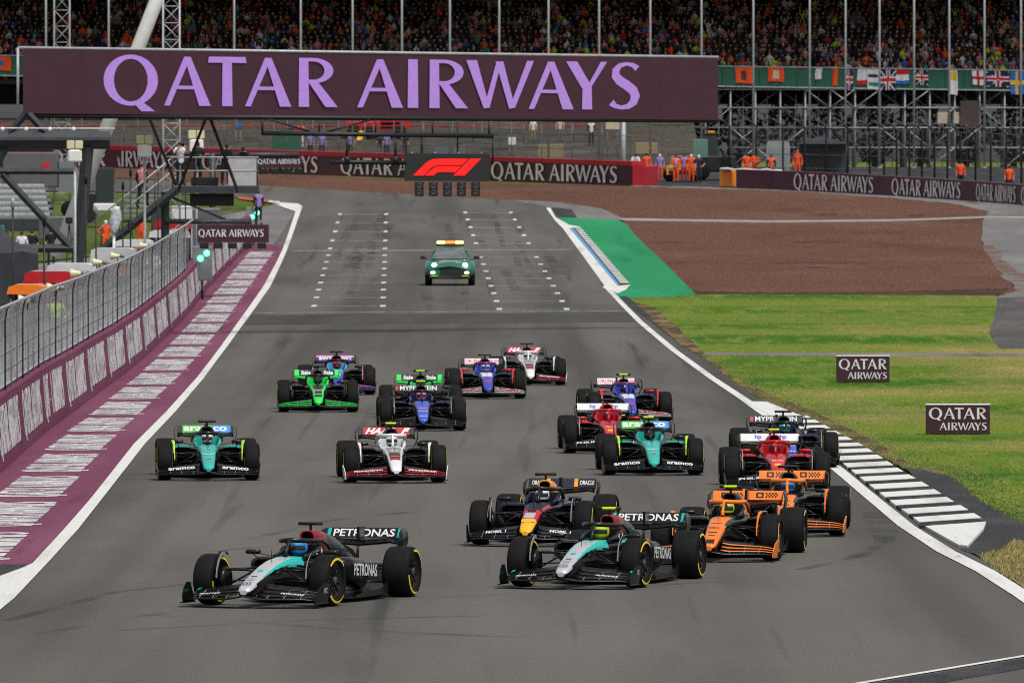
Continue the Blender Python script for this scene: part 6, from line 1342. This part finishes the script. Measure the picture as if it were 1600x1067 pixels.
flag(1528, .8, 1.0, 'white flag with red cross near the right end', 'white', [(rect(.4, .6, 0, 1), 'red'), (rect(0, 1, .4, .6), 'red')]); flag(1559, 1.6, 1.1, 'wide pair of pale union flags near the right edge', 'navy', UJ)
flag(1592, 1.2, 1.6, 'blue flag with yellow cross at the right edge', 'blue', [(rect(.3, .45, 0, 1), 'yellow'), (rect(0, 1, .42, .6), 'yellow')]); flag(6, 1.0, 1.0, 'orange flag on the parapet at the far left edge', 'orange', [(rect(.2, .5, .3, .7), 'blue')])
# ------------------------------------------------------------------ spectators
def spect(kind):
    m2 = MB(); w = .20 + .02 * (kind % 3)
    ring = lambda z, a_, b_, y=0.: [(a_ * math.cos(2 * math.pi * k / 8), y + b_ * math.sin(2 * math.pi * k / 8), z) for k in range(8)]
    m2.loft([ring(0, .17, .13), ring(.35, .18, .13), ring(.62, w + .02, .13), ring(.70, w - .03, .11), ring(.75, .07, .07), ring(.80, .06, .065)], 0, False, False, True)
    m2.loft([ring(.79, .055, .06), ring(.84, .085, .095), ring(.92, .095, .105), ring(.97, .092, .10)], 1, False, False, True)
    m2.loft([ring(.97, .098, .108), ring(1.02, .085, .095), ring(1.05, .03, .03)], 2, False, True, True)
    if kind % 4 == 1: m2.loft([ring(.975, .10, .11), ring(.965, .13, .17, -.05), ring(.97, .10, .11)], 2, False, False, True)
    for s_ in (-1, 1):
        if kind == 3: p = [(s_ * w, 0, .66), (s_ * (w + .12), -.05, .85), (s_ * (w + .06), -.08, 1.12)]
        elif kind % 2: p = [(s_ * w, 0, .66), (s_ * (w + .07), -.04, .40), (s_ * .08, -.20, .42)]
        else: p = [(s_ * w, 0, .66), (s_ * (w + .05), 0, .38), (s_ * (w + .01), -.10, .16)]
        m2.tube(p, [.055, .05, .04], 5, 0)
    return m2
SPM = [spect(k) for k in range(6)]; SPMESH = [m2.mesh('spectator', 3) for m2 in SPM]
random.seed(21)
COLS = ['black', 'navy', 'grey', 'orange', 'maroon', 'brown', 'white', 'lime', 'red', 'khaki', 'pink', 'blue', 'purple', 'cream', 'teal']
WT = [70, 26, 16, 7, 12, 14, 5, 2, 3, 6, 8, 2, 2, 5, 2]
def pickcol(): return random.choices(COLS, WT)[0]
HATS = [HAIR, HAIR, HAIR, HAIR, HAIR, CL['black'], CL['orange'], CL['black'], CL['white'], CL['navy'], CL['brown'], CL['khaki'], CL['red']]
def seat(row, x): 
    return (x, SD + .62 + .66 * row, sz(105) - .85 + .33 * row)
nind = 0; rest = MB(); matlist = [CL[c] for c in COLS] + [SKIN, SKIN2] + [HAIR, CL['yellow']]
for row in range(ROWS):
    bay_used = {}
    x = -38.0 + random.uniform(0, .5)
    while x < 38.0:
        x += random.uniform(.38, .52)
        if random.random() < .06: continue
        p = seat(row, x); px = 800 + p[0] / p[1] * F
        if row == 0 and 30 < px < 1118: continue
        if px < -25 or px > 1625: continue
        bay = sum(1 for q in POLES if q < px); kind = random.randrange(6); c = pickcol(); h = random.uniform(.72, .92)
        sk = SKIN if random.random() < .8 else SKIN2; jit = random.uniform(-.12, .12)
        used = bay_used.setdefault(bay, set())
        vis = -5 < px < 1605
        if row <= 2 and vis and nind < 292 and (row < 2 or px > 900):
            if c in used:
                free = [q for q in COLS if q not in used]
                if not free: continue
                c = random.choice(free)
            used.add(c)
            o = link('spectator', SPMESH[kind], [CL[c], sk, random.choice(HATS)], None, (p[0], p[1] + jit, p[2]), (0, 0, random.uniform(-.5, .5)), (h, h, h))
            rn = ('front', 'second', 'third')[row]
            bl = 'left of the first tall pole' if bay == 0 else ('right of the last tall pole' if bay >= len(POLES) else 'between %s and %s tall poles' % (ORD[bay - 1], ORD[bay]))
            tag(o, 'spectator in %s in the %s row, %s' % (c, rn, bl), 'spectator', 'spectators in the front rows of the grandstand'); nind += 1
        else:
            s2 = SPM[kind]; rz = random.uniform(-.5, .5); ca, sa = math.cos(rz), math.sin(rz); o0_ = len(rest.v)
            rest.v += [(p[0] + h * (v[0] * ca - v[1] * sa), p[1] + jit + h * (v[0] * sa + v[1] * ca), p[2] + h * v[2]) for v in s2.v]
            hat = random.choice([COLS.index('orange'), COLS.index('black'), COLS.index('white'), 17, 17, 17, 17, 17, COLS.index('navy')]); mm = [COLS.index(c), 15 if sk == SKIN else 16, hat]
            rest.f += [tuple(i + o0_ for i in f) for f in s2.f]; rest.m += [mm[i] for i in s2.m]; rest.smooth += s2.smooth
o = build(rest, 'crowd', matlist, fix=False); o['kind'] = 'stuff'; o['label'] = 'dense crowd of spectators filling the upper grandstand'; o['category'] = 'crowd'
# ------------------------------------------------------------------ pit lane clutter
def tripod(px, py, D, lab):
    P = at(px, py, D); zg = gz(D); t = empty('tripod', (P.x, D, zg)); tag(t, lab, 'tripod')
    for k in range(3):
        a_ = 2.1 * k; mb = MB(); mb.tube([(.45 * math.cos(a_), .45 * math.sin(a_), 0), (0, 0, P.z - zg - .1)], .022, 6); build(mb, 'leg', BSTEEL, t)
    mb = MB(); mb.bevbox(-.12, .12, -.25, .2, P.z - zg - .1, P.z - zg + .12, .03); mb.lathe([(-.25, .07), (-.42, .085), (-.42, 0)], 'Y', 12); build(mb, 'camera_head', BLK, t)
tripod(205, 352, 420, 'black camera tripod between the two orange marshals'); tripod(108, 345, 400, 'black camera tripod beside the dark column')
P = at(178, 346, 418); t = empty('rain_cover', (P.x, P.y, gz(418))); tag(t, 'clear plastic rain cover on a striped pole beside the orange marshal', 'rain cover')
mb = MB(); mb.tube([(0, 0, 0), (0, 0, P.z - gz(418) - .3)], .05, 8); build(mb, 'pole', WPAINT, t)
mb = MB(); random.seed(5); secs = []
for k in range(7):
    f = k / 6; secs.append([((.10 + .13 * math.sin(f * 3)) * math.cos(6.283 * q / 12) * random.uniform(.85, 1.1) + .1 * f, .16 * math.sin(6.283 * q / 12) * random.uniform(.85, 1.1), P.z - gz(418) - .45 + f * 1.0) for q in range(12)])
mb.loft(secs, 0, True, True, True); build(mb, 'plastic_sheet', mat('clear plastic', (.50, .52, .54), .2, 0, .4, 8), t)
for px, D, top, lab in ((4, 520, 'navy', 'person in navy with green cap at the left edge of the pit'), (34, 500, 'white', 'person in white shirt near the gantry leg'), (50, 504, 'black', 'person in black beside the one in white, near the gantry leg'), (80, 508, 'black', 'person in dark clothes right of the slanting strut')):
    person(lab, ((px - 800) / F * D, D, gz(D)), 'stand', top, 'navy', cap='teal' if px == 4 else None)
PIT = [(12, 300, 'navy', 'white'), (62, 318, 'black', None), (86, 322, 'lime', 'black'), (104, 330, 'black', 'black'), (128, 348, 'grey', 'navy'), (150, 362, 'black', None), (168, 372, 'navy', 'black'), (196, 392, 'orange', 'white'), (214, 398, 'black', None), (240, 412, 'white', 'navy'), (255, 440, 'navy', None), (276, 452, 'red', 'black')]
for k, (px, D, top, cap) in enumerate(PIT):
    person('crew member in %s%s behind the pit fence, %s from the left' % (top, ' with %s cap' % cap if cap else '', ORD[k]), ((px - 800) / F * D, D + .4, gz(D) + .55), ('stand', 'folded', 'hips', 'lean')[k % 4], top, 'black', fore=top, cap=cap, rz=.8 - .3 * (k % 5), group='crew behind the pit fence')
for k, (px, D, h) in enumerate(((20, 300, 5.0), (69, 292, 4.6), (134, 340, 5.4), (150, 350, 4.4), (192, 386, 4.8), (204, 392, 5.2), (247, 430, 5.0), (290, 470, 5.0))):
    t = empty('antenna_mast', ((px - 800) / F * D, D, gz(D))); tag(t, 'thin dark antenna mast above the pit stands, %s from the left' % ORD[k], 'mast', 'antenna masts above the pit stands')
    mb = MB(); mb.tube([(0, 0, 0), (0, 0, h)], .03, 6); build(mb, 'pole', BSTEEL, t)
    mb = MB(); mb.lathe([(h - .1, 0), (h - .1, .05), (h + .10, .05), (h + .16, .03), (h + .16, 0)], 'Z', 10); build(mb, 'head', (LSTEEL, BSTEEL, BSTEEL)[k % 3], t)
for k, (x0, x1, y0, y1, D, c) in enumerate(((0, 60, 330, 346, 585, DSTEEL), (60, 128, 338, 352, 570, MSTEEL), (126, 150, 300, 330, 600, BLKG), (268, 300, 322, 346, 520, WPL), (300, 345, 325, 350, 530, MSTEEL), (236, 262, 318, 342, 560, DSTEEL))):
    A, B = at(x0, y1, D), at(x1, y0, D); t = empty('equipment_case', ((A.x + B.x) / 2, D, gz(D))); tag(t, 'equipment case on the pit infield, %s from the left' % ORD[k], 'case', 'equipment cases in the pit infield')
    mb = MB(); mb.bevbox(A.x, B.x, D, D + .9, gz(D), B.z, .04); lmesh(mb, 'body', c, t); mb = MB(); mb.bevbox(A.x + .02, B.x - .02, D - .02, D + .92, B.z - .09, B.z - .06, .005); lmesh(mb, 'seam', LSTEEL, t)
t = empty('glazed_booth', tuple(at(165, 330, 590)[:2]) + (gz(590),)); tag(t, 'dark glazed booth on a white base behind the stair', 'booth')
A, B = at(150, 318, 590), at(178, 262, 590); mb = MB(); mb.bevbox(A.x, B.x, 590, 592, A.z, B.z, .05); lmesh(mb, 'glass_body', GLASS, t)
A, B = at(146, 330, 590), at(180, 318, 590); mb = MB(); mb.bevbox(A.x, B.x, 589.9, 592.1, A.z, B.z, .05); lmesh(mb, 'base', WPAINT, t)
t = empty('seat_stand', tuple(at(230, 345, 600)[:2]) + (gz(600),)); tag(t, 'grey green stepped terrace behind the platform stair', 'seating')
for k in range(5):
    A, B = at(190, 341 - k * 8, 600 + k), at(262, 336 - k * 8, 600 + k); mb = MB(); mb.bevbox(A.x, B.x, 600 + k, 601 + k, A.z, B.z, .02); lmesh(mb, 'step', STP, t)
# ------------------------------------------------------------------ trees behind the scaffold, grass tufts
LEAF = [mat('leaf %d' % k, c, .8, 0, .3, 5) for k, c in enumerate(((.045, .07, .02), (.08, .11, .03), (.13, .14, .04)))]
BARK = mat('bark', (.06, .045, .035), .9)
random.seed(31)
for k in range(9):
    x = 13 + k * 3.3; t = empty('tree', (x, 822 + random.uniform(-2, 2), 5.75)); tag(t, 'bushy green tree seen through the scaffold, %s from the left' % ORD[k], 'tree', 'trees behind the scaffold')
    mb = MB(); mb.tube([(0, 0, 0), (.1, 0, 1.4), (-.05, .1, 3)], [.22, .16, .08], 8); build(mb, 'trunk', BARK, t)
    mb = MB()
    for q in range(900):
        a_, z_ = random.uniform(0, 6.28), random.uniform(.3, 4.8); r_ = 1.9 * math.sin(min(1, z_ / 5.2) * math.pi * .9 + .2) * random.uniform(.45, 1); c_ = Vector((r_ * math.cos(a_), r_ * math.sin(a_), z_)); s_ = random.uniform(.10, .24)
        d1 = Vector((random.gauss(0, 1), random.gauss(0, 1), random.gauss(0, 1))).normalized() * s_; d2 = d1.cross(Vector((random.gauss(0, 1), random.gauss(0, 1), 1))).normalized() * s_ * .7
        mb.add([c_ - d1, c_ + d2, c_ + d1, c_ - d2], [(0, 1, 2, 3)], random.choice((0, 0, 1, 1, 2)))
    build(mb, 'crown', LEAF, t, fix=False)
BLADE = [mat('grass blade %d' % k, c, .8, 0, .3, 3) for k, c in enumerate(((.075, .16, .018), (.12, .19, .03), (.25, .20, .075), (.32, .25, .10)))]
def inside(p, P):
    r_ = False
    for (xa, ya), (xb, yb) in zip(P, P[1:] + P[:1]):
        if (ya > p[1]) != (yb > p[1]) and p[0] < (xb - xa) * (p[1] - ya) / (yb - ya) + xa: r_ = not r_
    return r_
random.seed(41); mb = MB(); VB = [G(*p) for p in vergeB]; DV = [G(*p) for p in [(1528, 868), (1566, 861), (1583, 845), (1700, 858), (1900, 880), (1900, 1140), (1700, 990), (1600, 920), (1570, 900)]]
edge = [G(*p) for p in [(1098, 555), (1150, 598), (1195, 627), (1258, 649), (1348, 697), (1413, 731), (1444, 733), (1490, 746), (1537, 784), (1600, 816)]]
def tuft(p, hh, ci):
    z = gz(p[1]) + .006
    for q in range(3):
        a_ = random.uniform(0, 6.28); w = random.uniform(.006, .012); dx, dy = random.gauss(0, .35) * hh, random.gauss(0, .35) * hh; ox, oy = random.uniform(-.05, .05), random.uniform(-.05, .05)
        mb.add([(p[0] + ox - w, p[1] + oy, z), (p[0] + ox + w, p[1] + oy, z), (p[0] + ox + dx, p[1] + oy + dy, z + hh * random.uniform(.6, 1.2))], [(0, 1, 2)], ci)
cnt = 0
while cnt < 3500:
    i = random.randrange(len(edge) - 1); f = random.random(); a_ = Vector(edge[i]).lerp(Vector(edge[i + 1]), f)
    p = (a_.x + abs(random.gauss(0, .45)) - .06, a_.y + random.uniform(-.5, .5)); cnt += 1
    d_ = p[0] - a_.x
    tuft(p, random.uniform(.02, .045), random.choice((2, 1, 2, 1)) if a_.y > 225 else random.choice((0, 0, 1, 1, 2)))
for q in range(9000):
    p = (random.uniform(5.5, 9.5), random.uniform(168, 190))
    if inside(p, DV): tuft(p, random.uniform(.03, .07), random.choice((2, 3, 3, 1)))
o = build(mb, 'grass_tufts', BLADE, fix=False); o['kind'] = 'stuff'
